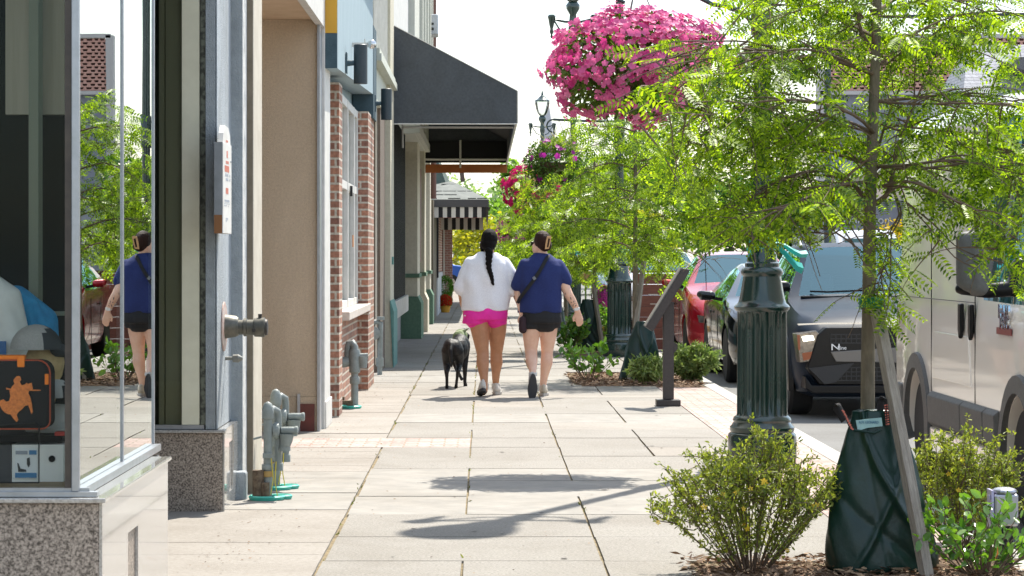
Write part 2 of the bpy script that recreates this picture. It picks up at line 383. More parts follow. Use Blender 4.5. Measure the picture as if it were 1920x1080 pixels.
# grit, gum spots and weeds on the paving
r = np.random.default_rng(11); n = 1500
pos = np.stack([r.uniform(-1.6, 1.8, n), 9+r.uniform(0, 1, n)**1.5*40, np.full(n, .003)], 1)
edge = r.random(n) < .45; pos[edge, 0] = -1.36+np.abs(r.normal(0, .16, edge.sum()))
tag(foliage('pavement_litter', pos, rdir(r, n, -.1, .1), rdir(r, n, .9, 1), *rhomb(1, .6), r.uniform(.006, .022, n), M_chip), kind='stuff')
gm_ = MB()
for i in range(46):
    x, y, q = r.uniform(-1.1, 1.7), r.uniform(11, 40), r.uniform(.008, .022); gm_.add([(x+q*math.cos(a)*r.uniform(.8, 1.1), y+q*math.sin(a)*r.uniform(.8, 1.2), .0025) for a in [2*math.pi*k/10 for k in range(10)]], [tuple(range(10))])
tag(gm_.build('gum_spots', mat('gum_grey', (.12, .11, .10), .9)), kind='stuff')
n = 520; j = r.integers(0, 4, n); xs_ = np.array([-.757, -.757, -.1, .55])[j]; yj = 11+r.random(n)*26
keep = np.sin(yj*2.1+j)+np.sin(yj*5.3) > .5; xs_, yj = xs_[keep], yj[keep]; m_ = len(xs_)
tag(foliage('joint_weeds', np.stack([xs_+r.normal(0, .006, m_), yj, np.full(m_, -.01)], 1), rdir(r, m_, .2, 1), rdir(r, m_), *leaf_t(1, .25), r.uniform(.015, .04, m_), leafmat('weed_leaves', (.10, .12, .03), (.30, .30, .10), (1, 1.1, .5))), kind='stuff')
# planting beds: lumpy mulch
def mulch(name, x0, x1, y0, y1, n, seed):
    r = np.random.default_rng(seed); nx, ny = 24, 24; mb = MB(); vs = []
    for j in range(ny+1):
        for i in range(nx+1):
            e = min(i, nx-i, j, ny-j); edge = 1 if e else 0
            vs.append((x0+(x1-x0)*i/nx+r.normal()*.01*edge, y0+(y1-y0)*j/ny+r.normal()*.01*edge, (-.012 if not edge else .0+.02*min(e, 4)/4+r.normal()*.008)))
    mb.add(vs, [(j*(nx+1)+i, j*(nx+1)+i+1, (j+1)*(nx+1)+i+1, (j+1)*(nx+1)+i) for j in range(ny) for i in range(nx)])
    tag(mb.build(name, M_mulch, smooth=True), kind='structure')
    pos = np.stack([r.uniform(x0-.06, x1, n), r.uniform(y0, y1+.05, n), r.uniform(.012, .04, n)], 1)
    d = rdir(r, n, -.35, .35); nn = rdir(r, n, .5, 1)
    tag(foliage('bark_chips', pos, d, nn, *rhomb(1, .3), r.uniform(.02, .07, n), M_chip), kind='stuff')
mulch('planting_bed', .97, 2.39, 5.6, 11.75, 15000, 1)
mulch('planting_bed', 1.02, 2.39, 27.65, 30.3, 3500, 2)
mulch('planting_bed', 1.3, 2.39, 36.1, 38.4, 1500, 3)
# ================================================================== shop with the display windows
M_gran = mat('speckled_granite', (.06, .045, .035), .35, c2=(.50, .42, .35), nscale=105, detail=4, ramp=(.36, .62), spec=.5)
M_granl = mat('polished_granite', (.36, .34, .31), .10, c2=(.52, .50, .47), nscale=110, detail=2, ramp=(.4, .62), spec=.9, coat=.6)
M_alu = mat('aluminium_frame', (.42, .44, .47), .35, metal=.7, c2=(.34, .36, .38), nscale=10)
M_alud = mat('dark_bronze_frame', (.045, .035, .03), .45, c2=(.08, .065, .05), nscale=10)
M_grey = mat('blue_grey_render', (.42, .46, .49), .85, c2=(.35, .39, .42), nscale=18, bump=.7, bscale=120, stain=(2.5, .75, (1, 1, .25)))
M_greyd = mat('dark_grey_render', (.15, .18, .195), .85, c2=(.11, .13, .145), nscale=18, bump=.6, bscale=120)
M_peel = mat('peeling_white_paint', (.62, .62, .60), .8, c2=(.33, .35, .36), nscale=25, bump=.8, bscale=60, ramp=(.5, .62), stretch=(1, 1, .25))
M_cream = mat('cream_paint', (.60, .555, .46), .75, c2=(.52, .47, .38), nscale=5, bump=.3, bscale=60)
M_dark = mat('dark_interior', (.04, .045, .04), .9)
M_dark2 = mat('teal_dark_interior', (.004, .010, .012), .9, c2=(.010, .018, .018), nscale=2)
M_refl = mat('reflection_beige', (.50, .46, .36), .9, c2=(.42, .38, .29), nscale=4, stretch=(6, 6, .3))
G_disp = glassmat('display_glass', (.97, .99, .98), 1.15)
G_street = glassmat('street_glass', (.80, .85, .85), 1.55, .42, 0, wob=.02)
shop = thing('shop_building', (-2.2, 11, 0), 'grey rendered shop with granite bulkheads and tall display windows, nearest on the left', 'building')
def part(mb, nm, m, par=shop, **k): return mb.build(nm, m, par, **k)
Y1, Y2 = 8.88, 10.72
# granite bulkhead of the projecting bay, with a slot cut in its street face
bh = MB(); bh.box(-3.2, -1.336, Y1, Y1+.05, -.02, .553, 0)
bh.box(-1.40, -1.337, Y1+.053, Y2, -.02, .553, 1); bh.box(-1.50, -1.401, Y1+.053, 11.05, -.02, .553, 1)
b = part(bh, 'bulkhead', [M_gran, M_gran], bevel=.006)
st = MB()
# polished street face built round a recessed slot
fx0, fx1 = -1.337, -1.325
for (a, c, z0, z1) in ((Y1+.0, 9.52, -.02, .553), (9.80, Y2, -.02, .553), (9.52, 9.80, -.02, .12), (9.52, 9.80, .38, .553)): st.box(fx0+.001, fx1, a, c, z0, z1)
part(st, 'polished_face', M_granl)
part(MB().box(-3.2, -1.31, Y1-.03, Y1+.10, .555, .572).box(-1.42, -1.31, Y1+.10, Y2+.01, .555, .570), 'bulkhead_cap', M_granl, bevel=.004)
part(MB().box(-3.2, -1.345, Y1+.01, Y1+.06, .574, .590).box(-3.2, -1.375, Y1+.035, Y1+.05, .590, .602).box(-1.46, -1.395, Y1+.06, 11.05, .572, .600), 'window_sill', M_alu)
# frames
fr = MB(); fr.box(-1.436, -1.409, Y1+.02, Y1+.05, .59, 3.4).box(-3.2, -1.437, Y1+.02, Y1+.05, 3.3, 3.4)
part(fr, 'window_frame', M_alu, bevel=.003)
part(MB().box(-1.460, -1.4365, Y1+.03, Y1+.10, .603, 3.3), 'inner_frame', M_alud)
part(MB().box(-1.442, -1.422, 10.08, 10.105, .602, 3.4).box(-1.442, -1.422, 11.03, 11.05, .602, 3.4), 'mullion', M_alu)
part(MB().box(-3.2, -1.461, Y1+.062, Y1+.067, .603, 3.3), 'display_pane', G_disp)
part(MB().box(-1.432, -1.428, Y1+.06, 10.078, .602, 3.4), 'street_pane', G_street)
part(MB().box(-1.432, -1.428, 10.107, 11.028, .602, 3.4), 'street_pane', G_street)
# inside of the bay: floor, back walls, ceiling
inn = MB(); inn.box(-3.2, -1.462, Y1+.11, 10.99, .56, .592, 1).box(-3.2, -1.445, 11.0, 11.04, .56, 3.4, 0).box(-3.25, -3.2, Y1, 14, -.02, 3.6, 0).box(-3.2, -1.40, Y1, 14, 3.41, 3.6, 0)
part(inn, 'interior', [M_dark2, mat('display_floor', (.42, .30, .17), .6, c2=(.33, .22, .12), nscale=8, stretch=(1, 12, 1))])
part(MB().box(X(12, 10.4), X(122, 10.4), 10.38, 10.42, Z(215, 10.4), 3.2), 'painted_reflection', M_refl)  # beige sheet painted in for the reflection in the upper glass
part(MB().box(X(62, 10.3), X(80, 10.3), 10.2, 10.3, .6, 3.2).box(X(62, 10.3), -1.45, 10.2, 10.24, Z(592, 10.2), Z(584, 10.2)), 'interior_post', mat('interior_post', (.25, .27, .2), .6))
part(MB().box(-3.2, -1.36, Y1-.05, 11.1, 3.42, 4.6), 'fascia', M_grey)
# second window, facing the viewer, above its own bulkhead
Y3 = 14.16
part(MB().box(-3.2, -1.448, Y3, Y3+.05, -.02, .43, 0), 'bulkhead', M_gran, bevel=.005)
sl = MB()
for (a, c, z0, z1) in ((Y3, 14.42, -.02, .45), (14.66, 15.1, -.02, .45), (14.42, 14.66, -.02, .08), (14.42, 14.66, .36, .45)): sl.box(-1.447, -1.437, a, c, z0, z1)
sl.box(-1.55, -1.4475, Y3+.052, 15.1, -.02, .45); part(sl, 'polished_face', M_granl)
part(MB().box(-3.2, -1.43, Y3-.03, Y3+.06, .432, .449), 'bulkhead_cap', M_granl, bevel=.004)
part(MB().box(-3.2, -1.55, Y3+.0, Y3+.04, .451, .475), 'window_sill', M_alu)
part(MB().box(X(341, Y3), X(374, Y3), Y3-.0, Y3+.015, .477, 3.4), 'window_post', mat('sage_cream', (.85, .82, .64), .8, c2=(.76, .73, .56), nscale=5))
part(MB().box(X(376, Y3), X(386, Y3), Y3-.004, Y3+.02, .477, 3.4), 'inner_frame', mat('worn_frame', (.16, .17, .13), .8, c2=(.05, .05, .04), nscale=30, ramp=(.45, .6)))
part(MB().box(-3.2, -1.575, Y3+.021, Y3+.026, .477, 3.4), 'display_pane', glassmat('entry_glass', (.80, .82, .78), 1.75))
part(MB().box(X(296, Y3), X(306, Y3), Y3+.05, Y3+.09, .45, 3.4, 1).box(X(286, Y3), X(345, Y3), Y3+.12, Y3+.14, .45, 3.4, 2).box(-3.2, -1.6, 15.6, 15.65, 0, 3.4, 0).box(X(308, Y3), X(339, Y3), Y3+.06, Y3+.1, .45, 3.4, 1).box(-3.2, -1.6, 14.3, 15.6, .40, .44), 'interior', [M_dark, mat('interior_column', (.75, .70, .54), .8), mat('added_backing', (.20, .20, .16), .9, c2=(.08, .085, .07), nscale=2, stretch=(14, 1, .3))])  # streaked sheet added close behind the pane to lighten the dark window
# fluted pilaster
pl = MB(); pl.box(X(386, Y3), X(404, Y3), Y3-.01, Y3+.5, .452, 4.6, 0); part(pl, 'window_jamb', M_grey)
part(MB().box(X(405, Y3), -1.478, Y3+.0, 14.95, .452, 4.6), 'pilaster', M_grey, bevel=.004)
part(MB().box(-1.62, -1.411, 14.952, 15.22, -.02, 4.6), 'pilaster', M_peel, bevel=.004)
part(MB().box(-1.50, -1.4115, 14.945, 14.951, .0, 4.6), 'pilaster_face', M_grey)
part(MB().box(-1.7, -1.372, 15.225, 15.8, -.02, 4.6), 'pilaster', M_cream, bevel=.004)
part(MB().box(-1.62, -1.376, 15.2205, 15.2245, .0, 4.6), 'pilaster_face', mat('painted_brown_shade', (.22, .18, .13), .8, c2=(.17, .14, .1), nscale=9))  # brown sheet paints the shade on the cream pilaster's front
part(MB().box(-3.2, -1.44, Y3, 15.8, 3.42, 4.7).box(-4, -3.22, 4, 20, -.02, 6), 'upper_wall', M_grey)
part(MB().box(-1.47, -1.38, 14.83, 14.94, -.02, .16), 'downpipe_boot', M_grey, bevel=.015)
# ================================================================== goods in the window
M_blk = mat('black_fabric', (.012, .012, .014), .8, bump=.2, bscale=300)
M_orange = mat('orange_fabric', (1.0, .24, .015), .6)
def Q(u, v, Y=9.3): return P(u, v, Y)
sh = thing('shoe_box', (X(70, 9.35), 9.35, .6), 'open white shoe box with a printed blue and white label standing in the shop window', 'box')
za, zb_ = .594, Z(832, 9.3)
bx = MB(); bx.box(X(-40, 9.3), X(26, 9.3), 9.24, 9.55, za, zb_, 1); bx.box(X(27, 9.3), X(123, 9.3), 9.25, 9.55, za, zb_, 0)
bx.build('carton', [mat('white_card', (.85, .83, .78), .7), mat('dark_card', (.05, .05, .055), .6)], sh)
MB().box(X(33, 9.3), X(75, 9.3), 9.243, 9.249, Z(895, 9.3), Z(838, 9.3)).build('label', mat('label_white', (.8, .8, .78), .5), sh)
lb = MB(); lb.box(X(34, 9.3), X(74, 9.3), 9.239, 9.242, Z(893, 9.3), Z(884, 9.3), 0).box(X(60, 9.3), X(74, 9.3), 9.239, 9.242, Z(850, 9.3), Z(842, 9.3), 0)
lb.prism([(X(a, 9.3), Z(b_, 9.3)) for a, b_ in ((38, 866), (40, 866), (44, 876), (54, 878), (55, 882), (40, 882))], 'y', 9.239, 9.242, 1)
lb.prism([(X(a, 9.3), Z(b_, 9.3)) for a, b_ in ((56, 857), (61, 855), (62, 868), (59, 874), (56, 868))], 'y', 9.239, 9.242, 1)
lb.build('label_print', [mat('label_blue', (.06, .22, .42), .5), mat('label_black', (.03, .03, .03), .5)], sh)
MB().box(X(35, 9.3), X(57, 9.3), 9.239, 9.242, Z(849.5, 9.3), Z(843, 9.3)).build('label_heading', mat('label_grey', (.30, .32, .36), .5), sh)
d = MB().lathe((X(102, 9.3), 9.246, Z(858, 9.3)), [(.012, -.002), (.012, .003)], 18, 'y'); d.build('hole', mat('hole_black', (.005, .005, .005), .9), sh)
ds = thing('display_stand', (X(60, 9.15), 9.15, .6), 'thin black wire stand in front of the white shoe box in the shop window', 'display stand')
MB().tube([Q(-20, 905, 9.15), Q(73, 905, 9.15), Q(73, 798, 9.15), Q(66, 792, 9.15), Q(-20, 800, 9.15)], .0032, 6).tube([Q(73, 798, 9.15), Q(73, 798, 9.3), Q(73, 900, 9.3)], .0032, 6).build('wire', mat('black_wire', (.01, .01, .01), .4), ds)
tb = thing('display_riser', (X(60, 9.5), 9.5, .7), 'dark riser board carrying the lunch bag and caps in the shop window', 'riser')
MB().box(X(-60, 9.4), X(124, 9.4), 9.3, 9.9, zb_+.004, zb_+.03).build('board', M_blk, tb)
MB().box(X(105, 9.3), X(123, 9.3), 9.27, 9.33, zb_+.031, zb_+.045).build('red_edge', mat('red_card', (.5, .03, .02), .5), tb)
lbx = thing('lunch_bag', (X(45, 9.2), 9.2, Z(805, 9.2)), 'black zipped lunch bag with orange handle and orange mounted knight print', 'lunch bag')
bd = MB(); pr = []
x0, x1, z0, z1 = X(-30, 9.2), X(97, 9.2), Z(803, 9.2), Z(672, 9.2)
for (cx, cz, a0) in ((x1-.045, z1-.05, 0), (x0+.045, z1-.05, 90), (x0+.03, z0+.03, 180), (x1-.03, z0+.03, 270)):
    rr = .045 if a0 < 180 else .03
    for q in range(5): pr.append((cx+rr*math.cos(R(a0+q*22.5)), cz+rr*math.sin(R(a0+q*22.5))))
bd.prism(pr, 'y', 9.16, 9.28); bd.build('bag_body', M_blk, lbx, bevel=.012)
MB().tube([(p[0], 9.165, p[1]) for p in pr]+[(pr[0][0], 9.165, pr[0][1])], .0028, 5).build('zip_piping', mat('red_piping', (.5, .08, .03), .6), lbx)
MB().box(X(-10, 9.2), X(46, 9.2), 9.17, 9.24, z1-.004, z1+.012).box(X(36, 9.2), X(50, 9.2), 9.155, 9.17, z1-.03, z1+.012).build('handle', M_orange, lbx, bevel=.004)
MB().box(X(88, 9.2), X(95, 9.2), 9.152, 9.162, Z(720, 9.2), Z(700, 9.2)).build('zip_pull', M_orange, lbx, bevel=.002)
kn = [(78, 530), (88, 527), (97, 530), (102, 545), (95, 556), (104, 572), (120, 568), (128, 560), (134, 566), (152, 560), (158, 588), (152, 600), (143, 594), (136, 610), (145, 628), (152, 655), (158, 700), (152, 712), (144, 690), (136, 668), (120, 672), (104, 690), (88, 702), (80, 716), (88, 738), (80, 750), (66, 735), (50, 712), (38, 712), (24, 704), (10, 690), (-6, 660), (2, 645), (16, 640), (30, 652), (44, 648), (50, 625), (46, 600), (58, 578), (70, 565), (64, 548)]
def kp(p): return (X(p[0]*.3886, 9.15), Z(500+p[1]*.3886, 9.15))
km = MB(); km.prism([kp(p) for p in kn], 'y', 9.150, 9.1535)
km.prism([kp(p) for p in ((30, 584), (60, 590), (196, 594), (196, 599), (60, 598), (30, 592))], 'y', 9.1485, 9.1495)
km.build('knight_emblem', mat('print_orange', (.85, .26, .06), .7, c2=(.6, .16, .04), nscale=80), lbx)
# caps on head forms
M_tan = mat('head_form', (.80, .56, .28), .8, c2=(.66, .44, .21), nscale=40)
def capthing(cu, cv, Y, s, m1, m2, label, form=True):
    c = Q(cu, cv, Y); t = thing('cap', c, label, 'cap'); mb = MB(); rs = []
    for j in range(7):
        a = R(90*j/6.3); rs.append([c+Vector((s*math.cos(a)*math.cos(q)*1.0, s*.85*math.cos(a)*math.sin(q), s*.95*math.sin(a)-.0)) for q in [2*math.pi*k/22 for k in range(22)]])
    n0 = len(mb.v); mb.rings(rs, True)
    for i, f in enumerate(mb.f): mb.mi[i] = 1 if (sum(mb.v[q].x for q in f)/len(f) - c.x) > s*.42 else 0
    mb.build('crown', [m1, m2], t, smooth=True)
    MB().cap(c+Vector((s*.8, -.0, .0)), .028, c+Vector((s*1.5, -.0, -.02)), .014).build('visor', m2, t, smooth=True)
    return t
c1 = capthing(68, 655, 9.5, .098, mat('grey_mesh', (.55, .51, .47), .9, c2=(.40, .37, .34), nscale=220), mat('charcoal_cap', (.045, .05, .055), .8), 'grey mesh cap with charcoal front on a tan head form, above the lunch bag')
hf = thing('head_form', Q(90, 700, 9.52), 'tan cardboard head form under the grey mesh cap', 'head form')
blob(MB().ell(Q(84, 680, 9.55), (.075, .075, .09)).cap(Q(84, 690, 9.55), .06, Q(80, 760, 9.55), .045).ell(Q(112, 690, 9.55), (.016, .014, .022)).ell(Q(108, 704, 9.55), (.02, .02, .014)), 'head', M_tan, hf, .008)
capthing(108, 745, 9.45, .07, mat('white_cap', (.6, .58, .55), .8), mat('black_cap', (.02, .025, .03), .8), 'small white cap with dark visor, lower of the two caps in the window')
wb = thing('white_bowl', Q(100, 800, 9.4), 'white rounded hat lying behind the lunch bag on the riser', 'hat')
MB().eloft([(X(100, 9.45), 9.5, zb_+.032, .11, .1), (X(100, 9.45), 9.5, zb_+.045, .115, .1), (X(96, 9.45), 9.5, zb_+.07, .07, .07), (X(94, 9.45), 9.5, zb_+.13, .05, .05)], 24).build('hat', mat('white_cap', (.6, .58, .55), .8), wb, smooth=True)
gm = thing('shirt_display', Q(20, 700, 9.7), 'white shirt on a mannequin torso at the left edge of the shop window', 'shirt')
blob(MB().eloft([(X(-25, 9.7), 9.75, .66, .14, .1), (X(-20, 9.7), 9.75, Z(640, 9.7), .15, .1), (X(-30, 9.7), 9.75, Z(545, 9.7), .13, .09), (X(-45, 9.7), 9.75, Z(515, 9.7), .07, .06)]).cap(Q(-15, 545, 9.72), .06, Q(22, 640, 9.7), .055), 'shirt', mat('white_jersey', (.80, .78, .73), .9, c2=(.70, .68, .63), nscale=10), gm, .01)
MB().box(X(-5, 9.6), X(10, 9.6), 9.615, 9.62, Z(665, 9.6), Z(640, 9.6)).build('shirt_print', mat('print_blue', (.05, .15, .35), .7), gm)
bj = thing('blue_sweater', Q(70, 600, 9.9), 'blue sweater draped over a form behind the white shirt', 'sweater')
blob(MB().cap(Q(30, 560, 9.9), .055, Q(85, 600, 9.9), .05).cap(Q(85, 600, 9.9), .05, Q(90, 700, 9.9), .05).cap(Q(40, 590, 9.88), .05, Q(60, 700, 9.9), .06).cap(Q(20, 560, 9.92), .05, Q(20, 700, 9.9), .07).cap(Q(38, 552, 9.85), .02, Q(72, 640, 9.84), .018).cap(Q(60, 565, 9.85), .02, Q(96, 640, 9.84), .018), 'sweater', mat('blue_knit', (.04, .34, .62), .9, c2=(.03, .24, .48), nscale=14, bump=.5, bscale=60), bj, .01, 4)
# plaque with faded print on the pilaster
pq = thing('wall_plaque', (-1.43, 14.2, 1.9), 'tall white notice board with faded red and grey print on the grey pilaster', 'plaque')
M_pw = mat('faded_white', (.74, .73, .70), .5, c2=(.64, .62, .58), nscale=10)
zt, zb2 = Z(238, 13.95), Z(438, 13.95); px = -1.41
MB().box(px-.045, px, 13.82, 14.28, zb2, Z(268, 13.95)).build('board', M_pw, pq, bevel=.003)
MB().prism([(13.84, Z(268, 13.95)), (14.26, Z(268, 13.95)), (14.24, Z(250, 13.95)), (14.15, zt+.004), (13.95, zt+.01), (13.88, Z(250, 13.95))], 'x', px-.03, px-.004).build('arched_top', M_pw, pq)
MB().box(px-.047, px-.003, 13.812, 13.818, zb2, Z(268, 13.95)).box(px-.047, px-.004, 13.806, 13.811, zb2, zb2+.1, 1).build('metal_edge', [M_alu, mat('rust', (.30, .14, .06), .9)], pq)
mk = [mat('faded_red', (.62, .20, .14), .6), mat('faded_grey', (.42, .45, .50), .6)]
tt = MB()
for (v0, v1, a, b_, mi) in ((266, 262, .35, .6, 0), (295, 282, .4, .6, 0), (306, 301, .3, .7, 0), (322, 310, .15, .75, 0), (330, 325, .2, .9, 1), (338, 333, .3, .9, 1), (363, 352, .3, .65, 0), (378, 374, .15, .8, 1), (383, 380, .15, .8, 1), (386, 385, .1, .7, 1), (412, 408, .3, .6, 1), (415, 413, .3, .6, 1)):
    n = max(1, int((b_-a)*9))
    for q in range(n):
        if random.random() < .85: tt.box(px, px+.0015, 13.84+.42*(a+(b_-a)*q/n), 13.84+.42*(a+(b_-a)*(q+.7)/n), Z(v0, 13.95), Z(v1, 13.95), mi)
tt.build('faded_print', mk, pq)
MB().lathe((px+.0, 14.22, Z(300, 13.95)), [(.006, 0), (.006, .006)], 8, 'x').build('screw', M_alu, pq)
# fire hose connection and little valve on the wall
M_brz = mat('weathered_bronze', (.16, .15, .125), .45, metal=.6, c2=(.10, .10, .085), nscale=30)
fc = thing('fire_hose_connection', (-1.46, 14.5, 1.0), 'weathered bronze fire hose inlet with red edged plate sticking out of the grey pilaster', 'hose connection')
hz = Z(612, 14.5)
MB().lathe((-1.478, 14.5, hz), [(.14, .002), (.14, .008), (.125, .012)], 28, 'x').build('wall_plate', [mat('plate_red', (.42, .25, .2), .5, c2=(.55, .5, .46), nscale=20)], fc, smooth=True)
MB().lathe((-1.466, 14.5, hz), [(.07, 0), (.065, .03), (.06, .06), (.05, .075)], 22, 'x').build('inlet_body', M_brz, fc, smooth=True)
MB().lathe((-1.395, 14.5, hz-.005), [(.042, 0), (.042, .03), (.052, .034), (.052, .05), (.044, .054), (.044, .09), (.054, .094), (.056, .15), (.048, .155)], 22, 'x').build('coupling', M_brz, fc, smooth=True)
MB().lathe((-1.24, 14.5, hz-.005), [(.047, 0), (.045, .012), (.02, .016)], 18, 'x').obox((-1.27, 14.5, hz+.058), .02, .02, .025).obox((-1.30, 14.44, hz-.02), .02, .03, .02).build('cap', mat('dark_bronze', (.06, .055, .05), .5, metal=.5), fc, smooth=True)
vv = thing('wall_valve', (-1.45, 14.6, .82), 'small bronze spout on the wall just under the fire hose inlet', 'valve')
MB().lathe((-1.478, 14.6, Z(672, 14.6)), [(.01, 0), (.01, .04), (.022, .045), (.024, .075), (.014, .09), (.008, .1)], 12, 'x').build('spout', mat('grey_bronze', (.22, .22, .2), .5, metal=.5), vv, smooth=True)
# ================================================================== gas risers (grey pipe sets with teal ground rings)
M_pipe = mat('grey_painted_pipe', (.27, .30, .29), .5, c2=(.20, .23, .22), nscale=14, bump=.2, bscale=80)
M_teal = mat('teal_plastic', (.05, .42, .33), .45)
M_rust = mat('rusty_pipe', (.09, .06, .04), .9, c2=(.2, .15, .1), nscale=40)
def riser(x, y, h, label, old=True):
    t = thing('gas_riser', (x, y, 0), label, 'gas pipe', 'gas risers by the wall')
    # vertical pipe with domed elbow on top
    MB().tube([(x, y, .0), (x, y, h-.07), (x, y, h-.06)], .026, 14).lathe((x, y, 0), [(.033, .17), (.036, .175), (.036, .2), (.03, .205)], 16).lathe((x, y, 0), [(.032, h-.10), (.035, h-.095), (.035, h-.06), (.032, h-.035), (.022, h-.01), (.006, h)], 16).build('riser_pipe', M_pipe, t, smooth=True, ang=50)
    MB().tube([(x, y, h-.055), (x+.03, y+.03, h-.045), (x+.052, y+.05, h-.06), (x+.055, y+.055, h-.11), (x+.055, y+.055, .16)], .022, 12).lathe((x+.055, y+.055, 0), [(.03, .16), (.03, .2), (.026, .205)], 12).build('return_pipe', M_pipe, t, smooth=True, ang=50)
    # regulator: disc and outlet to the right
    rc = Vector((x+.045, y+.03, h-.17))
    MB().lathe(rc, [(.02, -.022), (.045, -.016), (.05, -.006), (.05, .006), (.045, .016), (.02, .022)], 20, 'x').build('regulator_disc', M_pipe, t, smooth=True)
    MB().tube([rc+Vector((.03, 0, .0)), rc+Vector((.05, 0, .0)), rc+Vector((.115, 0, .0))], [.020, .023, .023], 14).lathe(rc+Vector((.118, 0, 0)), [(.025, -.01), (.027, -.004), (.027, .006), (.02, .01)], 14, 'x').build('outlet', M_pipe, t, smooth=True, ang=50)
    MB().tube([rc+Vector((.06, 0, -.02)), rc+Vector((.06, 0, -.06)), rc+Vector((.05, 0, -.10))], [.045, .036, .028], 14).lathe(rc+Vector((.05, 0, -.105)), [(.034, -.012), (.034, .01)], 12).build('regulator_body', M_pipe, t, smooth=True, ang=50)
    MB().obox(rc+Vector((-.03, -.03, .01)), .04, .01, .06, (0, R(45), 0)).obox((x, y-.03, h*.45), .055, .02, .03).obox((x-.06, y, h-.21), .05, .012, .012, (0, R(-15), 0)).build('bracket', M_pipe, t, bevel=.003)
    MB().lathe((x, y-.004, .13), [(.027, 0), (.031, .004), (.031, .03), (.027, .034)], 14).build('brass_tag', mat('brass_tag', (.42, .27, .09), .5), t)
    MB().tube([(x+.02, y-.03, .25), (x+.035, y-.04, .12), (x+.02, y-.05, .03)], .003, 5).tube([(x+.05, y-.03, .22), (x+.045, y-.045, .1), (x+.06, y-.05, .02)], .003, 5).build('yellow_wire', mat('yellow_wire', (.6, .5, .05), .5), t)
    if old: MB().tube([(x-.055, y-.02, 0), (x-.055, y-.02, .17)], .034, 12).tube([(x-.01, y-.045, 0), (x-.01, y-.045, .10)], .024, 10).build('old_stub', M_rust, t, smooth=True)
    rg = MB(); n = 28
    for rr, cx, cy in ((.10, x-.005, y-.03), (.06, x+.075, y+.03)):
        rg.rings([[Vector((cx+(rr+a)*math.cos(q), cy+(rr+a)*math.sin(q)*.9, z)) for q in [2*math.pi*k/n for k in range(n)]] for a, z in ((0, 0), (.006, .018), (-.004, .026), (-.014, .018), (-.016, .0))], False)
    rg.build('ground_ring', M_teal, t, smooth=True)
    return t
riser(-1.255, 14.85, .565, 'nearer of the two grey gas risers beside the grey pilaster, rusty stub at its foot')
riser(-1.262, 15.5, .605, 'farther and taller of the two grey gas risers beside the grey pilaster', old=False)
t3 = thing('gas_riser', (-1.19, 23.8, 0), 'grey gas riser with looped top pipe against the brick wall below the stone sill', 'gas pipe', 'gas risers by the wall')
y = 23.8; kz = 4800/y
zz = lambda v: CH-(v-480)/kz
xx = lambda u: (u-908)/kz
MB().tube([(xx(665), y, 0), (xx(665), y, zz(668)), (xx(665), y, zz(650)), (xx(661), y+.02, zz(643)), (xx(654), y+.03, zz(645)), (xx(652), y+.03, zz(655)), (xx(652), y+.03, zz(676))], .034, 14).build('looped_pipe', M_pipe, t3, smooth=True, ang=60)
MB().lathe((xx(665), y, 0), [(.042, zz(720)), (.046, zz(718)), (.046, zz(708)), (.04, zz(706))], 14).lathe((xx(665), y, 0), [(.04, zz(700)), (.052, zz(697)), (.052, zz(660)), (.045, zz(655))], 14).build('fitting', M_pipe, t3, smooth=True)
MB().tube([(xx(640), y, zz(680)), (xx(652), y+.02, zz(678))], .05, 12).tube([(xx(668), y, zz(668)), (xx(690), y, zz(667))], .026, 12).tube([(xx(680), y, zz(668)), (xx(681), y, zz(690))], [.05, .035], 12).tube([(xx(650), y+.01, zz(674)), (xx(682), y, zz(672))], .02, 8).build('regulator', M_pipe, t3, smooth=True, ang=60)
MB().obox((xx(652), y, zz(758)), .12, .06, .07).obox((xx(640), y+.1, zz(757)), .05, .1, .12).build('old_stub', M_rust, t3)
rg = MB(); n = 28
rg.rings([[Vector((xx(659)+(.095+a)*math.cos(q), y-.1+(.095+a)*math.sin(q), z)) for q in [2*math.pi*k/n for k in range(n)]] for a, z in ((0, 0), (.006, .02), (-.006, .028), (-.018, .018), (-.02, .0))], False); rg.build('ground_ring', M_teal, t3, smooth=True)
sp = thing('standpipe', (X(715, 30.4), 30.4, 0), 'grey standpipe with round meter between the brick building and the cream pilaster', 'gas meter')
y = 30.4; kz = 4800/y
MB().tube([(xx(712), y, 0), (xx(713), y, zz(622)), (xx(714), y, zz(606)), (xx(704), y, zz(604)), (xx(694), y, zz(604))], .03, 12).lathe((xx(714), y, zz(600)), [(.045, 0), (.045, .04)], 12).lathe((xx(712), y, 0), [(.045, .1), (.045, .2)], 12).build('pipe', M_pipe, sp, smooth=True, ang=60)
MB().lathe((xx(701), y-.02, zz(625)), [(.03, -.05), (.075, -.04), (.08, .03), (.03, .05)], 18, 'y').build('round_meter', M_pipe, sp, smooth=True)
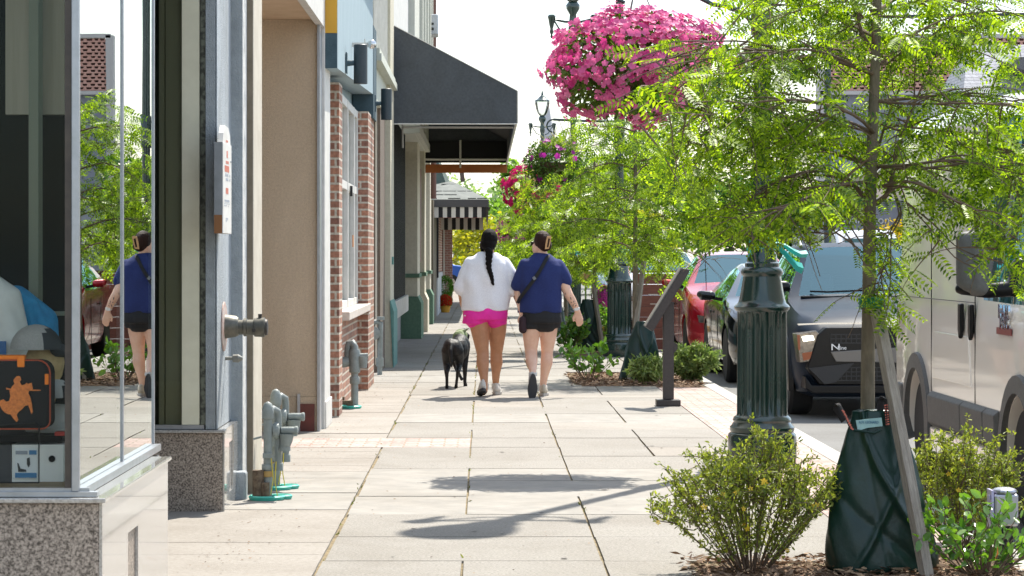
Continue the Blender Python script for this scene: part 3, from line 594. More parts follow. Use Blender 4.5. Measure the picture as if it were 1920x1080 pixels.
# ================================================================== tan stucco building
brickmat('red_brick', (.40, .19, .12), (.18, .085, .065), (.50, .44, .36), bump=.8); M_brick = _m['red_brick']
M_tanst = mat('tan_stucco', (.74, .60, .43), .9, c2=(.62, .49, .35), nscale=60, bump=1, bscale=170, stain=(1.2, .84, (1, 1, .35)))
M_soff = mat('peach_soffit', (.62, .45, .30), .8, c2=(.55, .39, .25), nscale=5)
M_whtr = mat('white_trim', (.66, .64, .60), .6, c2=(.55, .54, .5), nscale=8)
tn = thing('stucco_building', (-2.2, 20.6, 0), 'tan stucco building with recessed entry and peach soffit, between grey shop and brick shop', 'building')
MB().box(-3.4, -1.345, 20.6, 20.85, .28, 3.31).build('stucco_wall', M_tanst, tn)
MB().box(X(563, 20.6), X(590, 20.6), 20.585, 20.6, 0, .22, 0).box(X(558, 20.6), X(563, 20.6), 20.57, 20.6, 0, .30, 1).build('base_tile', [mat('dark_red_tile', (.16, .035, .025), .5, c2=(.11, .03, .02), nscale=12), M_alu], tn)
MB().box(-3.4, -1.345, 20.6, 20.85, -.02, .278).build('lower_wall', M_tanst, tn)
MB().box(-1.343, -1.322, 20.57, 20.86, -.02, 3.31).build('corner_trim', M_alu, tn)
MB().box(-1.34, -1.30, 20.862, 21.6, -.02, 3.31).box(-1.33, -1.29, 20.9, 21.7, 0, .22).build('white_jamb', M_whtr, tn, bevel=.004)
MB().box(-3.4, -1.36, 15.81, 20.9, 3.312, 3.33).build('soffit', M_soff, tn)
MB().box(-1.358, -1.30, 15.81, 20.9, 3.27, 3.55, 0).box(-3.4, -1.32, 15.81, 20.9, 3.56, 6.5, 0).box(-3.5, -3.41, 15.7, 20.9, -.02, 3.3, 1).build('fascia', [M_whtr, M_dark], tn)
# ================================================================== brick shop
M_fas = mat('blue_grey_boards', (.33, .42, .46), .75, c2=(.27, .36, .40), nscale=9, stretch=(3, 3, .3), bump=.4, bscale=30)
M_fasd = mat('dark_teal_paint', (.055, .10, .125), .7, c2=(.04, .08, .10), nscale=14, bump=.3, bscale=80)
M_gold = mat('gold_paint', (.62, .34, .03), .6)
bk = thing('brick_shop', (-2, 24.6, 0), 'red brick shop with white window frames, pale stone sill and blue grey sign fascia', 'building')
MB().box(-2.4, -1.27, 22.4, 22.9, -.02, 2.93).build('brick_pier', M_brick, bk)
MB().box(-2.4, -1.22, 26.9, 28.3, -.02, 2.93).build('brick_pier', M_brick, bk)
MB().box(-2.4, -1.33, 22.905, 26.895, -.02, .82).build('brick_apron', M_brick, bk)
MB().box(-1.45, -1.205, 22.92, 27.15, .83, .91).build('stone_sill', mat('pale_stone', (.62, .56, .50), .8, c2=(.5, .44, .38), nscale=12, bump=.3), bk, bevel=.008)
wf = MB()
for ya in (22.91, 23.75, 24.9, 26.1, 26.80): wf.box(-1.40, -1.325, ya, ya+.085, .92, 2.93)
wf.box(-1.40, -1.33, 22.91, 26.885, .912, .98).box(-1.40, -1.33, 22.91, 26.885, 2.05, 2.13).box(-1.40, -1.33, 22.91, 26.885, 2.85, 2.93)
wf.build('window_frame', M_whtr, bk, bevel=.004)
wp = MB()
for ya, yb in ((23.0, 23.745), (23.84, 24.895), (24.99, 26.095), (26.19, 26.795)):
    MB().box(-1.372, -1.366, ya, yb, .98, 2.85).build('window_pane', glassmat('shop_glass', (.35, .38, .38), 1.6, .6), bk)
MB().box(-1.325, -1.315, 25.7, 25.8, 1.5, 1.62, 0).box(-1.322, -1.30, 25.2, 25.3, 2.0, 2.1, 1).build('window_fitting', [mat('notice_orange', (.6, .25, .1), .6), M_blk], bk)
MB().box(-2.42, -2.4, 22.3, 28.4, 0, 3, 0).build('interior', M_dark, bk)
# fascia box with the rising soffit and end drop
fz = 2.945
MB().add([(-1.42, 20.93, fz), (-1.2, 20.93, fz), (-1.2, 27.6, 3.155), (-1.42, 27.6, 3.155), (-1.42, 20.93, 4.6), (-1.2, 20.93, 4.6), (-1.2, 27.6, 4.6), (-1.42, 27.6, 4.6)],
         [(0, 1, 2, 3), (4, 7, 6, 5), (0, 4, 5, 1), (1, 5, 6, 2), (2, 6, 7, 3), (3, 7, 4, 0)]).build('fascia', M_fas, bk)
MB().box(-1.423, -1.203, 20.915, 20.927, fz+.0, Z(62, 20.9), 0).box(-1.423, -1.203, 20.915, 20.927, Z(61.5, 20.9), 4.6, 1).build('fascia_end', [M_fasd, M_gold], bk)
MB().box(-1.42, -1.195, 27.605, 28.4, 2.9, 3.9).build('fascia_drop', M_fasd, bk)
MB().box(-2.4, -1.43, 20.93, 28.3, 2.94, 6.4).box(-1.7, -1.12, 25.5, 28.4, 4.25, 4.33).build('upper_wall', M_fas, bk)
def sconce(y, label):
    t = thing('wall_lamp', (-1.2, y, 3.1), label, 'wall light', 'cylinder lights on the sign fascia'); xc = -1.07
    MB().box(-1.197, -1.185, y-.06, y+.06, 2.99, 3.17).build('back_plate', M_fasd, t, bevel=.004)
    MB().tube([(-1.19, y, 3.08), (-1.13, y, 3.08), (-1.12, y, 3.08)], [.03, .022, .03], 10).build('arm', M_fasd, t, smooth=True)
    MB().lathe((xc, y, 2.9), [(.055, .004), (.06, 0), (.06, .335), (.054, .34)], 24).build('shade', mat('dark_lamp_metal', (.02, .035, .045), .45, c2=(.03, .045, .055), nscale=50), t, smooth=True)
    return t
sconce(22.15, 'nearer dark cylinder wall light on the blue grey fascia, just below the silver ball')
sconce(28.0, 'farther dark cylinder wall light at the fascia end beside the black awning')
bl = thing('ball_camera', (-1.03, 23, 3.25), 'small silver ball camera on the blue grey fascia above the nearer wall light', 'camera')
yb = 23.2
MB().ell((X(697, yb), yb, Z(83, yb)), (.042, .042, .042), n=18, m=12).build('ball', mat('chrome_ball', (.6, .6, .6), .15, metal=1), bl, smooth=True)
MB().box(-1.197, X(690, yb), yb-.015, yb+.015, Z(88, yb), Z(80, yb)).tube([(X(684, yb), yb, Z(90, yb)), (X(684, yb), yb, Z(73, yb))], .006, 6).build('mount', M_whtr, bl)
# ================================================================== cream building with black awning, teal and green plinths
M_tealp = mat('teal_trim', (.13, .28, .25), .7, c2=(.10, .23, .21), nscale=20, bump=.3)
M_green = mat('green_plinth', (.12, .21, .14), .8, c2=(.09, .17, .11), nscale=20, bump=.6, bscale=90)
M_lcream = mat('light_cream_render', (.60, .56, .44), .85, c2=(.53, .49, .38), nscale=20, bump=.6, bscale=90)
M_corr = mat('black_corrugated', (.006, .007, .009), .6, spec=.15)
M_stone = mat('window_stone', (.55, .53, .48), .8, c2=(.42, .40, .37), nscale=6)
cr_ = thing('cream_building', (-2, 42, 0), 'cream building with green and teal plinths and black curtained window', 'building')
def cp(mb, n, m, **k): return mb.build(n, m, cr_, **k)
cp(MB().box(-2.4, X(713, 31), 31, 32.4, -.02, 6.5), 'brown_wall', mat('brown_wall', (.18, .14, .11), .85, c2=(.14, .11, .085), nscale=20, bump=.5))
cp(MB().box(X(704, 30.98), X(707, 30.98), 30.9, 30.985, .1, 3.3), 'conduit', M_cream)
cp(MB().box(-1.45, -1.19, 32.45, 33.7, .83, 7.5), 'cream_pier', M_lcream)
cp(MB().prism([(-1.45, -.02), (-1.155, -.02), (-1.155, .70), (-1.19, .83), (-1.45, .83)], 'y', 32.40, 33.75), 'teal_plinth', [M_lcream])
cp(MB().prism([(-1.155, -.02), (-1.145, -.02), (-1.145, .705), (-1.185, .845), (-1.195, .845)], 'y', 32.38, 33.76), 'plinth_edge', M_tealp)
cp(MB().box(-1.19, -1.17, 32.9, 33.1, 1.3, 1.4), 'bracket', M_tealp)
cp(MB().box(-2.4, -1.24, 28.4, 33.7, 3.2, 7.5).box(-1.4, -1.14, 28.41, 33.6, 3.58, 3.66, 0).box(-1.4, -1.16, 28.41, 33.5, 3.66, 3.72, 0), 'upper_wall', [mat('pale_siding', (.58, .60, .52), .7, c2=(.5, .52, .45), nscale=6, stretch=(1, 1, .2)), M_soff])
sd_ = MB()
yy = 28.5
while yy < 33.5: sd_.box(-1.24, -1.225, yy, yy+.06, 3.74, 7.4); yy += .32
cp(sd_, 'batten', M_whtr)
cp(MB().box(X(730, 33.4), X(734, 33.4), 33.35, 33.45, 3.0, 5.2), 'rust_pole', mat('rust_pole', (.22, .12, .09), .8))
# black corrugated window wall
cw = MB(); yy = 33.9
while yy < 39.9: cw.box(-1.30, -1.235, yy, yy+.14, .80, 3.3); cw.box(-1.34, -1.28, yy+.14, yy+.3, .80, 3.3); yy += .3
cp(cw, 'black_curtain_wall', M_corr)
cp(MB().box(-1.5, -1.19, 33.9, 40.2, .55, .80), 'window_stone', M_stone, bevel=.01)
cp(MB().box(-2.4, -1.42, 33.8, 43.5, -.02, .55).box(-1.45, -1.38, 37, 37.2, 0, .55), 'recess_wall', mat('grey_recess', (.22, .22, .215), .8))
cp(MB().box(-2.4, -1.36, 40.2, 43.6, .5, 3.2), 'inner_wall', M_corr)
def pil(u0, u1, u2, Y, Ye, g=True, m2=None):
    x0, x1, x2 = X(u0, Y), X(u1, Y), X(u2, Y)
    cp(MB().box(-2.4, x1, Y+.02, Ye, .72, 6.8), 'pilaster', M_lcream, bevel=.006)
    cp(MB().prism([(-2.4, -.02), (x2, -.02), (x2, .60), (x1+.005, .72), (-2.4, .72)], 'y', Y, Ye+.02), 'plinth', m2 or M_green, bevel=.004)
    cp(MB().box(-2.4, x1+.03, Y-.01, Ye+.01, 1.04, 1.11), 'band', M_green)
pil(755, 783, 790, 43.6, 45.2); pil(780, 796, 802, 47.4, 48.6, m2=M_lcream); pil(790, 806, 812, 52.9, 54.2)
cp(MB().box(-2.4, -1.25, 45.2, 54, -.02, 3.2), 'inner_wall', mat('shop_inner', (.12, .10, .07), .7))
cp(MB().box(-2.4, -1.16, 45.3, 47.2, 1.3, 3.0, 0), 'shop_door', mat('red_brown', (.16, .07, .05), .6))
up = MB(); up.box(-2.4, -1.10, 40.5, 53, 3.35, 7.6)
for yy in (43.5, 45.6, 47.6, 50.0, 52): up.box(-1.10, -1.045, yy, yy+.45, 3.4, 7.6)
up.box(-1.10, -1.02, 40.5, 53, 3.36, 3.5)
cp(up, 'upper_storey', mat('pale_upper', (.58, .58, .50), .75, c2=(.52, .52, .45), nscale=4))
cp(MB().box(-2.4, -1.2, 33.7, 40.5, 4.3, 7.6), 'white_upper', M_whtr)
cp(MB().tube([(X(812, 52.6), 53.1, 2.6), (X(812, 52.6), 53.1, 7)], .06, 10), 'brown_downpipe', mat('brown_pipe', (.16, .08, .06), .7))
hv = thing('wall_box', (X(812, 51), 51, 5.8), 'pale grey box unit on the cream upper wall above the black awning', 'utility box')
MB().box(X(806, 51), X(822, 51), 50.6, 51.3, Z(68, 51), Z(30, 51), 0).build('housing', M_alu, hv, bevel=.02)
MB().box(X(807, 51), X(814, 51), 50.58, 50.6, Z(50, 51), Z(46, 51)).box(X(807, 51), X(814, 51), 50.58, 50.6, Z(60, 51), Z(55, 51)).build('grille', M_dark, hv)
# black shed awning
aw = thing('shed_awning', (-.5, 40, 3), 'large black canvas shed awning over the pavement', 'awning', )
M_canv = mat('black_canvas', (.060, .069, .080), .75, c2=(.080, .090, .102), nscale=30, bump=.35, bscale=220, stain=(1.5, .80))
A0, A1, xw, xo, zb_a, zo, zt_a = 33.8, 48.2, -1.225, .44, 3.165, 3.59, 4.47
def endpanel(y0, y1, n):
    MB().prism([(xw, zb_a), (xo, zb_a), (xo, zo), (xw, zt_a)], 'y', y0, y1).build(n, M_canv, aw)
endpanel(A0, A0+.012, 'side_panel'); endpanel(A1-.012, A1, 'side_panel')
n_ = 16; rr = []
tp = MB()
th = .012
tp.add([(xw, A0+.013, zt_a), (xo, A0+.013, zo), (xo, A1-.013, zo), (xw, A1-.013, zt_a), (xw, A0+.013, zt_a-th), (xo, A0+.013, zo-th), (xo, A1-.013, zo-th), (xw, A1-.013, zt_a-th)], [(0, 1, 2, 3), (7, 6, 5, 4), (0, 4, 5, 1), (1, 5, 6, 2), (2, 6, 7, 3), (3, 7, 4, 0)]); tp.mi[1] = 1; tp.build('top_panel', [M_canv, M_blk], aw); MB().box(xw, xo-.03, A1-.04, A1-.015, zb_a, zo-.02).build('end_shade_sheet', M_blk, aw)  # underside and end sheet coloured black for the shade inside the awning
MB().box(xo-.012, xo, A0+.013, A1-.013, zb_a, zo-.014).build('front_valance', M_canv, aw)
M_wpipe = mat('white_tube', (.62, .60, .56), .4)
fm = MB()
for q in ((xw, zb_a-.012, xo, zb_a-.012), (xo, zo, xo, zb_a)):
    fm.tube([(q[0], A0-.003, q[1]), (q[2], A0-.003, q[3])], .009, 6)
fm.tube([(xw, A0-.003, zt_a), (xo, A0-.003, zo)], .006, 6)
fm.tube([(xo-.02, A0, zb_a), (xo-.02, A1, zb_a-.03)], .018, 6)
for yv in (A0+1.5,):
    fm.tube([(xw+.1, yv, zb_a+.02), (xo-.03, yv, zb_a+.02)], .018, 6)
    fm.tube([(xw+.1, yv, 3.4), (xw+.1, yv, 2.9 if yv < A0+5 else 3.1)], .016, 6)
fm.tube([(xw+.1, A1-.1, zb_a+.06), (xo-.03, A1-.1, zb_a+.06)], .022, 6).tube([(-.45, A1-.1, zo), (-.45, A1-.1, zb_a-.1)], .022, 6)
fm.build('frame_tube', M_wpipe, aw)
MB().box(X(786, A1), X(951, A1), A1-.02, A1, zb_a-.19, zb_a-.03).build('orange_beam', mat('orange_beam', (.42, .13, .03), .6, c2=(.36, .10, .02), nscale=4), aw)
# dark side return on the far building
# ================================================================== hip awning shop
hp = thing('shingled_shop', (-1.8, 66, 0), 'far shop with dark green shingled mansard, grey panels and black corner post', 'building')
M_shing = mat('grey_shingles', (.17, .18, .165), .9, c2=(.115, .125, .115), nscale=3, stretch=(1.5, .3, 6), bump=.8, bscale=20)
M_dgs = mat('green_shingles', (.07, .10, .085), .9, c2=(.05, .075, .065), nscale=4, stretch=(1, 1, 5), bump=.8)
MB().box(-2.6, X(812, 58), 58.0, 58.1, 0, 2.7, 0).box(-2.6, -1.08, 54.3, 57.9, 0, 2.6, 1).build('front_wall', [mat('brown_stile', (.2, .14, .1), .8), mat('shop_inner', (.12, .10, .07), .7)], hp)
MB().box(-1.6, X(822, 60), 60, 60.3, .9, 2.6).build('black_post', M_blk, hp)
MB().box(-1.5, X(820, 60), 60.31, 68, -.02, 1.0).build('grey_panel', mat('grey_panel', (.40, .42, .44), .6), hp)
MB().box(-2.8, -1.25, 60.4, 80, 0, 3.0).build('side_wall', M_brick, hp)
MB().add([(-2.8, 57, 2.9), (X(846, 60), 57.5, 2.8), (-1.2, 58, 4.0), (-2.8, 58, 4.0), (-2.8, 84, 2.9), (-.6, 84, 2.8), (-1.2, 84, 4.0), (-2.8, 84, 4.0)], [(0, 1, 2, 3), (4, 7, 6, 5), (1, 5, 6, 2), (3, 2, 6, 7), (0, 4, 5, 1)]).build('mansard_roof', M_dgs, hp)
ha = thing('hip_awning', (-.6, 60, 2.4), 'small grey shingled hip canopy with black and white striped valance over the far pavement', 'awning')
h0, h1, hx = 55.2, 80, .09
ze = Z(388, h0); zr = Z(341, 57.5)
zt2 = Z(374, h0)
shg = MB().add([(-1.2, h0, zt2), (hx, h0, zt2), (hx, h1, zt2), (-1.2, h1, zt2), (-.72, h0+2.4, zr+.02), (-.72, h1-2, zr+.02), (-1.2, h0+2.4, zr-.06), (-1.2, h1-2, zr-.06)], [(0, 1, 4, 6), (1, 2, 5, 4), (2, 3, 7, 5), (4, 5, 7, 6), (0, 6, 7, 3), (0, 3, 2, 1)]); r2 = random.Random(3)
for j in range(5):
    t_ = (j+.2)/5; zc = zt2+(zr-zt2)*t_; yc = h0+2.4*t_; xa, xb = -1.2, hx+(-.72-hx)*t_
    q = xa
    while q < xb-.1:
        wd = r2.uniform(.12, .35); 
        if r2.random() < .6: shg.box(q, min(q+wd, xb), yc-.02, yc+.02, zc, zc+.018, 1)
        q += wd+.02

shg.build('shingle_roof', [M_shing, mat('dark_shingle', (.07, .075, .07), .9)], ha)
MB().box(-1.2, hx+.01, h0-.03, h0+.03, ze, zt2-.004).box(hx-.03, hx+.01, h0+.031, h1, ze, zt2-.004).build('eave_board', mat('charcoal_board', (.07, .07, .075), .7), ha)
M_sw = mat('stripe_white', (.62, .60, .55), .8); M_sb = mat('stripe_black', (.015, .015, .017), .8)
def stripes(y, x0, x1, za, zb, n, nm='valance', red=False):
    mb = MB()
    for i in range(n):
        a = x0+(x1-x0)*i/n; b_ = x0+(x1-x0)*(i+1)/n
        mb.box(a, b_, y, y+.02, zb, za, 0 if i % 2 else 1)
    mb.build(nm, [M_sw, M_sb], ha)
stripes(h0, X(806, h0), X(911, h0), ze-.004, Z(408, h0), 13)
yl = 74
stripes(yl, X(818, yl), X(906, yl), Z(404, yl), Z(431, yl), 12)
sv = MB()
for i in range(40): ya = h0+.1+i*.6; sv.box(hx-.012, hx-.002, ya, ya+.3, Z(408, h0), ze-.004, 1); sv.box(hx-.012, hx-.002, ya+.3, ya+.6, Z(408, h0), ze-.004, 0)
sv.build('side_valance', [M_sw, M_sb], ha)
rs_ = MB().tube([(X(815, yl), yl-.1, Z(407, yl)), (X(904, yl), yl-.1, Z(407, yl))], .03, 6)
for u in (838, 861, 886): rs_.prism([(X(u-9, yl), Z(406, yl)), (X(u+9, yl), Z(406, yl)), (X(u+5, yl), Z(402, yl)), (X(u-5, yl), Z(402, yl))], 'y', yl-.12, yl-.1)
rs_.build('red_scallops', mat('scallop_red', (.42, .07, .05), .7), ha)
bp_ = thing('brick_post', (X(837, 76), 76, 0), 'narrow brick pillar with pale strip carrying the striped canopy', 'pillar')
MB().box(X(826, 76), X(848, 76), 76, 76.4, -.02, 2.6).build('pillar', brickmat('pale_brick', (.33, .17, .13), (.25, .13, .11), (.4, .33, .3)), bp_)
MB().box(X(831, 76), X(834, 76), 75.97, 75.99, 0, 2.6).build('pale_strip', M_sw, bp_)
hs = thing('hanging_sign', (X(866, 70), 70, 3), 'small dark hanging board sign under the orange beam far down the pavement', 'sign')
MB().prism([(X(860, 90), Z(312, 90)), (X(868, 90), Z(310, 90)), (X(872, 90), Z(340, 90)), (X(864, 90), Z(342, 90))], 'y', 90, 90.1).build('board', mat('dark_board', (.06, .04, .03), .7), hs)
MB().box(X(848, 90), X(868, 90), 90.0, 90.06, Z(311, 90), Z(308, 90)).build('bracket', M_blk, hs)
fb = thing('far_building', (-4, 96, 0), 'distant brick building at the far end of the left pavement', 'building')
MB().box(-9, -1.35, 84.2, 104, -.02, 3.2).build('wall', M_brick, fb)
MB().box(-9, -1.3, 84.1, 104.2, 3.21, 3.5).build('cornice', M_whtr, fb)
# ================================================================== lamp posts
M_lamp = mat('dark_green_enamel', (.006, .028, .021), .22, c2=(.010, .036, .028), nscale=6, spec=.6, coat=.5, bump=.12, bscale=60)
M_rib = mat('turquoise_ribbon', (.03, .46, .42), .5)
M_lglass = glassmat('lamp_glass', (.9, .93, .92), 1.5, .7)
def make_lamp(label):
    t = thing('street_lamp', (0, 0, 0), label, 'street lamp', 'green street lamps along the kerb')
    b = MB()
    b.lathe((0, 0, 0), [(.232, 0), (.236, .02), (.236, .17), (.230, .19), (.215, .20), (.222, .215), (.222, .235), (.205, .255), (.196, .27), (.202, .285), (.196, .30), (.180, .315)], 40)
    b.build('base', M_lamp, t, smooth=True, ang=40)
    pr = [(.176, .312, 0), (.174, .33, 1)]+[(.174-.004*i/6, .33+.68*i/6, 1) for i in range(1, 7)]+[(.172, 1.03, 0)]
    MB().lathe((0, 0, 0), pr, 128, flute=(16, .14)).build('fluted_shaft', M_lamp, t, smooth=True, ang=60)
    MB().lathe((0, 0, 0), [(.178, 1.032), (.190, 1.045), (.192, 1.06), (.180, 1.075), (.166, 1.085), (.158, 1.11), (.145, 1.17), (.136, 1.23), (.130, 1.27), (.142, 1.285), (.146, 1.30), (.138, 1.32), (.118, 1.335), (.118, 1.36), (.105, 1.37), (.100, 1.42), (.088, 1.44), (.085, 1.50), (.072, 1.53)], 40).build('bell_collar', M_lamp, t, smooth=True, ang=40)
    MB().lathe((0, 0, 0), [(.060, 1.50, 1), (.052, 6.0, 1)], 64, flute=(12, .18)).lathe((0, 0, 0), [(.06, 5.9), (.085, 5.95), (.085, 6.02), (.065, 6.08), (.10, 6.2), (.08, 6.4), (.07, 6.5), (.14, 6.62), (.15, 6.7), (.09, 6.78)], 20).build('pole', M_lamp, t, smooth=True, ang=60)
    a = MB()
    for s in (-1, 1):
        a.tube([(s*(.06+.39*math.sin(q*math.pi/2*1.0)), 0, 6.35+.12*math.sin(q*math.pi)-.14*q*(1-q)*4+.12*q) for q in [i/10 for i in range(11)]], .026, 8)
        a.tube([(s*.10, 0, 6.05), (s*.22, 0, 6.10), (s*.30, 0, 6.22), (s*.40, 0, 6.38)], .018, 8)
        a.lathe((s*.45, 0, 0), [(.008, 6.0), (.03, 6.03), (.018, 6.08), (.045, 6.13), (.03, 6.2), (.05, 6.28), (.07, 6.40), (.09, 6.46), (.06, 6.5)], 16)
    a.build('lantern_arm', M_lamp, t, smooth=True, ang=50)
    h = MB().lathe((0, 0, 0), [(.11, 6.785), (.17, 6.85), (.23, 7.0), (.285, 7.25), (.28, 7.33)], 24).build('lantern', M_lglass, t, smooth=True)
    MB().lathe((0, 0, 0), [(.295, 7.335), (.29, 7.37), (.19, 7.42), (.12, 7.50), (.05, 7.56), (.03, 7.68), (.005, 7.75)], 24).build('lantern_cap', M_lamp, h, smooth=True)
    c = MB()   # basket arm with a scroll
    c.tube([(-.05, 0, 3.30), (-.5, 0, 3.31), (-.93, 0, 3.33)], .018, 8)
    c.tube([(-.93+.09*math.sin(q), 0, 3.33-.09+.09*math.cos(q)) for q in [-i*.5 for i in range(7)]], .013, 6)
    c.tube([(-.05, 0, 2.98), (-.10, 0, 3.05), (-.20, 0, 3.12), (-.34, 0, 3.14), (-.46, 0, 3.20), (-.52, 0, 3.28)], .016, 8)
    c.tube([(-.20-.06*math.cos(q), 0, 3.17-.07*math.sin(q)) for q in [i*.55 for i in range(11)]], .012, 6)
    c.tube([(-.38+(.07-.004*i)*math.cos(i*.55), 0, 3.21+(.07-.004*i)*math.sin(i*.55)) for i in range(12)], .011, 6)
    c.lathe((0, 0, 0), [(.075, 2.93), (.078, 2.95), (.078, 3.36), (.07, 3.38)], 20)
    c.build('basket_arm', M_lamp, t, smooth=True, ang=50)
    return t
def ribbon(parent, seed=1, s=1.0):
    r = random.Random(seed); mb = MB(); z = 1.50
    out = []
    for k in range(33):
        a = 2*math.pi*k/32; rr = .098+.012*math.sin(5*a); out.append([Vector((rr*math.cos(a), rr*math.sin(a), z-.055+.015*math.sin(3*a))), Vector((rr*math.cos(a)*1.04, rr*math.sin(a)*1.04, z+.012*math.sin(2*a))), Vector((rr*math.cos(a), rr*math.sin(a), z+.05+.015*math.sin(4*a)))])
    mb.rings([[q[i] for q in out] for i in range(3)], False, closed=False)
    for (x0, z0, x1, z1, wd) in ((.06, 1.48, .26, 1.33, .075), (.05, 1.49, .29, 1.43, .05), (-.05, 1.51, .03, 1.56, .08), (-.02, 1.5, -.11, 1.44, .06)):
        p = [];
        for i in range(6):
            q = i/5; c = Vector((x0+(x1-x0)*q, -.11+.02*math.sin(q*5+seed), z0+(z1-z0)*q+.02*math.sin(q*6)))
            wv = wd*(.35+.65*q)
            p.append([c+Vector((0, .012*math.sin(q*9), wv/2)), c+Vector((.01, -.02, 0)), c+Vector((0, .012, -wv/2))])
        mb.rings([[q[i] for q in p] for i in range(3)], False, closed=False)
    return mb.build('ribbon', M_rib, parent, smooth=True, ang=70, local=True, fixn=False)
lamp = make_lamp('nearest green fluted street lamp, turquoise ribbon round its neck, at the kerb')
lamp.location = (1.91, 17.6, 0)
LP = [(1.90, 36, 'second green fluted street lamp with ribbon, between the two nearest watering bags'), (1.87, 54, 'third green street lamp along the kerb, its twin arms showing above the big pink basket'),
      (2.22, 98, 'distant street lamp with its glass lantern showing between black awning and pink basket')]
lamps = [lamp]
for x, y, lb_ in LP:
    c = copy_tree(lamp); c.location = (x, y, 0); c['label'] = lb_; lamps.append(c)
for i, c in enumerate(lamps[:3]): 
    o = ribbon(c, i+1); 
# ================================================================== hanging baskets
def petunia():
    v = [(0, 0, 0)]; f = []
    for k in range(5):
        a = 2*math.pi*k/5
        for da, rr, h in ((-.60, .74, .30), (-.30, .98, .34), (0, .97, .38), (.30, .98, .34), (.60, .74, .30)):
            v.append((h, rr*math.cos(a+da), rr*math.sin(a+da)))
    for k in range(5):
        n = 1+5*k; f += [(0, n, n+1, n+2), (0, n+2, n+3, n+4)]
    return v, f
def petal_mat(name, a, b): return leafmat(name, a, b, (1.0, .75, .9), rough=.5, spec=.2, tw=.45)
M_bleaf = leafmat('basket_leaf', (.045, .11, .018), (.17, .27, .045), (1.1, 1.3, .35), tw=.4)
M_stem = mat('green_stem', (.10, .16, .04), .7)
def basket(loc, rx, ry, rz, label, colour, n, fs, seed, patch=1.0, leafn=2500, lf=.045, indiv=0, arm=None):
    r = np.random.default_rng(seed)
    t = thing('hanging_basket', loc, label, 'hanging basket', 'flower baskets hung on the street lamps'); c = np.array(loc)
    bm = MB().eloft([(loc[0], loc[1], loc[2]-rz*.55, .12, .12), (loc[0], loc[1], loc[2]-rz*.4, .2, .2), (loc[0], loc[1], loc[2]-rz*.1, .26, .26), (loc[0], loc[1], loc[2]+.02, .27, .27)]).build('pot', mat('coir_liner', (.14, .10, .05), .95, c2=(.09, .07, .03), nscale=40), t, smooth=True)
    d = rdir(r, leafn, -.9, 1); q = r.uniform(.50, .97, (leafn, 1)); sh = np.array([rx, ry, rz])
    bump = 1+.12*np.sin(d[:, :1]*7+seed)*np.cos(d[:, 1:2]*6)+.08*np.sin(d[:, 2:3]*11+2*seed)+.05*np.sin(d[:, :1]*19)*np.sin(d[:, 2:3]*17+seed)
    pos = c+d*q*sh*bump
    foliage('foliage', pos, d+rdir(r, leafn)*.8+[0, 0, -.2], rdir(r, leafn), *leaf_t(1, .5), r.uniform(.6, 1.2, leafn)*lf, M_bleaf, t)
    d = rdir(r, n*3, -.95, 1); den = .55+.45*np.sin(d[:, 0]*9+seed)*np.sin(d[:, 2]*8+1.3*seed)+.35*d[:, 2]
    keep = r.uniform(0, 1, len(d)) < den*patch
    d = d[keep][:n]; bump = 1+.12*np.sin(d[:, :1]*7+seed)*np.cos(d[:, 1:2]*6)+.08*np.sin(d[:, 2:3]*11+2*seed)+.05*np.sin(d[:, :1]*19)*np.sin(d[:, 2:3]*17+seed)
    pos = c+d*sh*bump*r.uniform(.93, 1.07, (len(d), 1)); nd = d/sh; nd /= np.linalg.norm(nd, axis=1)[:, None]; nd = nd+rdir(r, len(d))*.45+[0, -.15, 0]
    sz = r.uniform(.6, 1.25, len(d))*fs
    tv, tf = petunia()
    order = np.argsort(pos[:, 1]); m = petal_mat(*colour)
    if indiv:
        for i in order[:indiv]: foliage('blossom', pos[i:i+1], nd[i:i+1], rdir(r, 1), tv, tf, sz[i:i+1], m, t)
        order = order[indiv:]
    foliage('blossoms', pos[order], nd[order], rdir(r, len(order)), tv, tf, sz[order], m, t, kind='stuff')
    ch = MB()
    if arm:
        for a in (0, 2.1, 4.2): ch.tube([(loc[0]+.26*math.cos(a), loc[1]+.26*math.sin(a), loc[2]+.02), arm], .004, 4)
        ch.build('chain', mat('chain_steel', (.2, .2, .2), .5, metal=.6), t)
    return t
b1 = basket((1.06, 17.6, 2.69), .60, .52, .41, 'large near basket overflowing with bright pink petunias', ('pink_petal', (.64, .06, .28), (.90, .30, .52)) , 2700, .0255, 4, 1.5, 6500, .045, 95, (1.05, 17.6, 3.33))
b2 = basket((1.0, 36, 2.70), .46, .42, .36, 'second basket, mostly green with a few purple flowers and spiky grass on top', ('purple_petal', (.26, .02, .30), (.62, .06, .42)), 46, .042, 6, .6, 3600, .05, 40, (1.05, 36, 3.33))
r = np.random.default_rng(3); n = 46; dd = rdir(r, n, .15, 1.0)*[1, .6, 1.1]
foliage('spiky_grass', np.tile([[1.10, 36, 2.82]], (n, 1)), dd, rdir(r, n), [(0, -.02, 0), (.5, -.022, .06), (1, 0, -.05), (.5, .022, .06)], [(0, 1, 2, 3)], r.uniform(.3, .62, n), leafmat('variegated_grass', (.35, .38, .14), (.62, .58, .34), (1, 1, .7), tw=.4), b2)
b3 = basket((1.0, 54, 2.78), .56, .5, .50, 'third basket of deep crimson petunias, half behind the green second basket', ('crimson_petal', (.42, .006, .10), (.60, .02, .17)), 420, .062, 9, 1.3, 1600, .06, 90, (1.02, 54, 3.33))
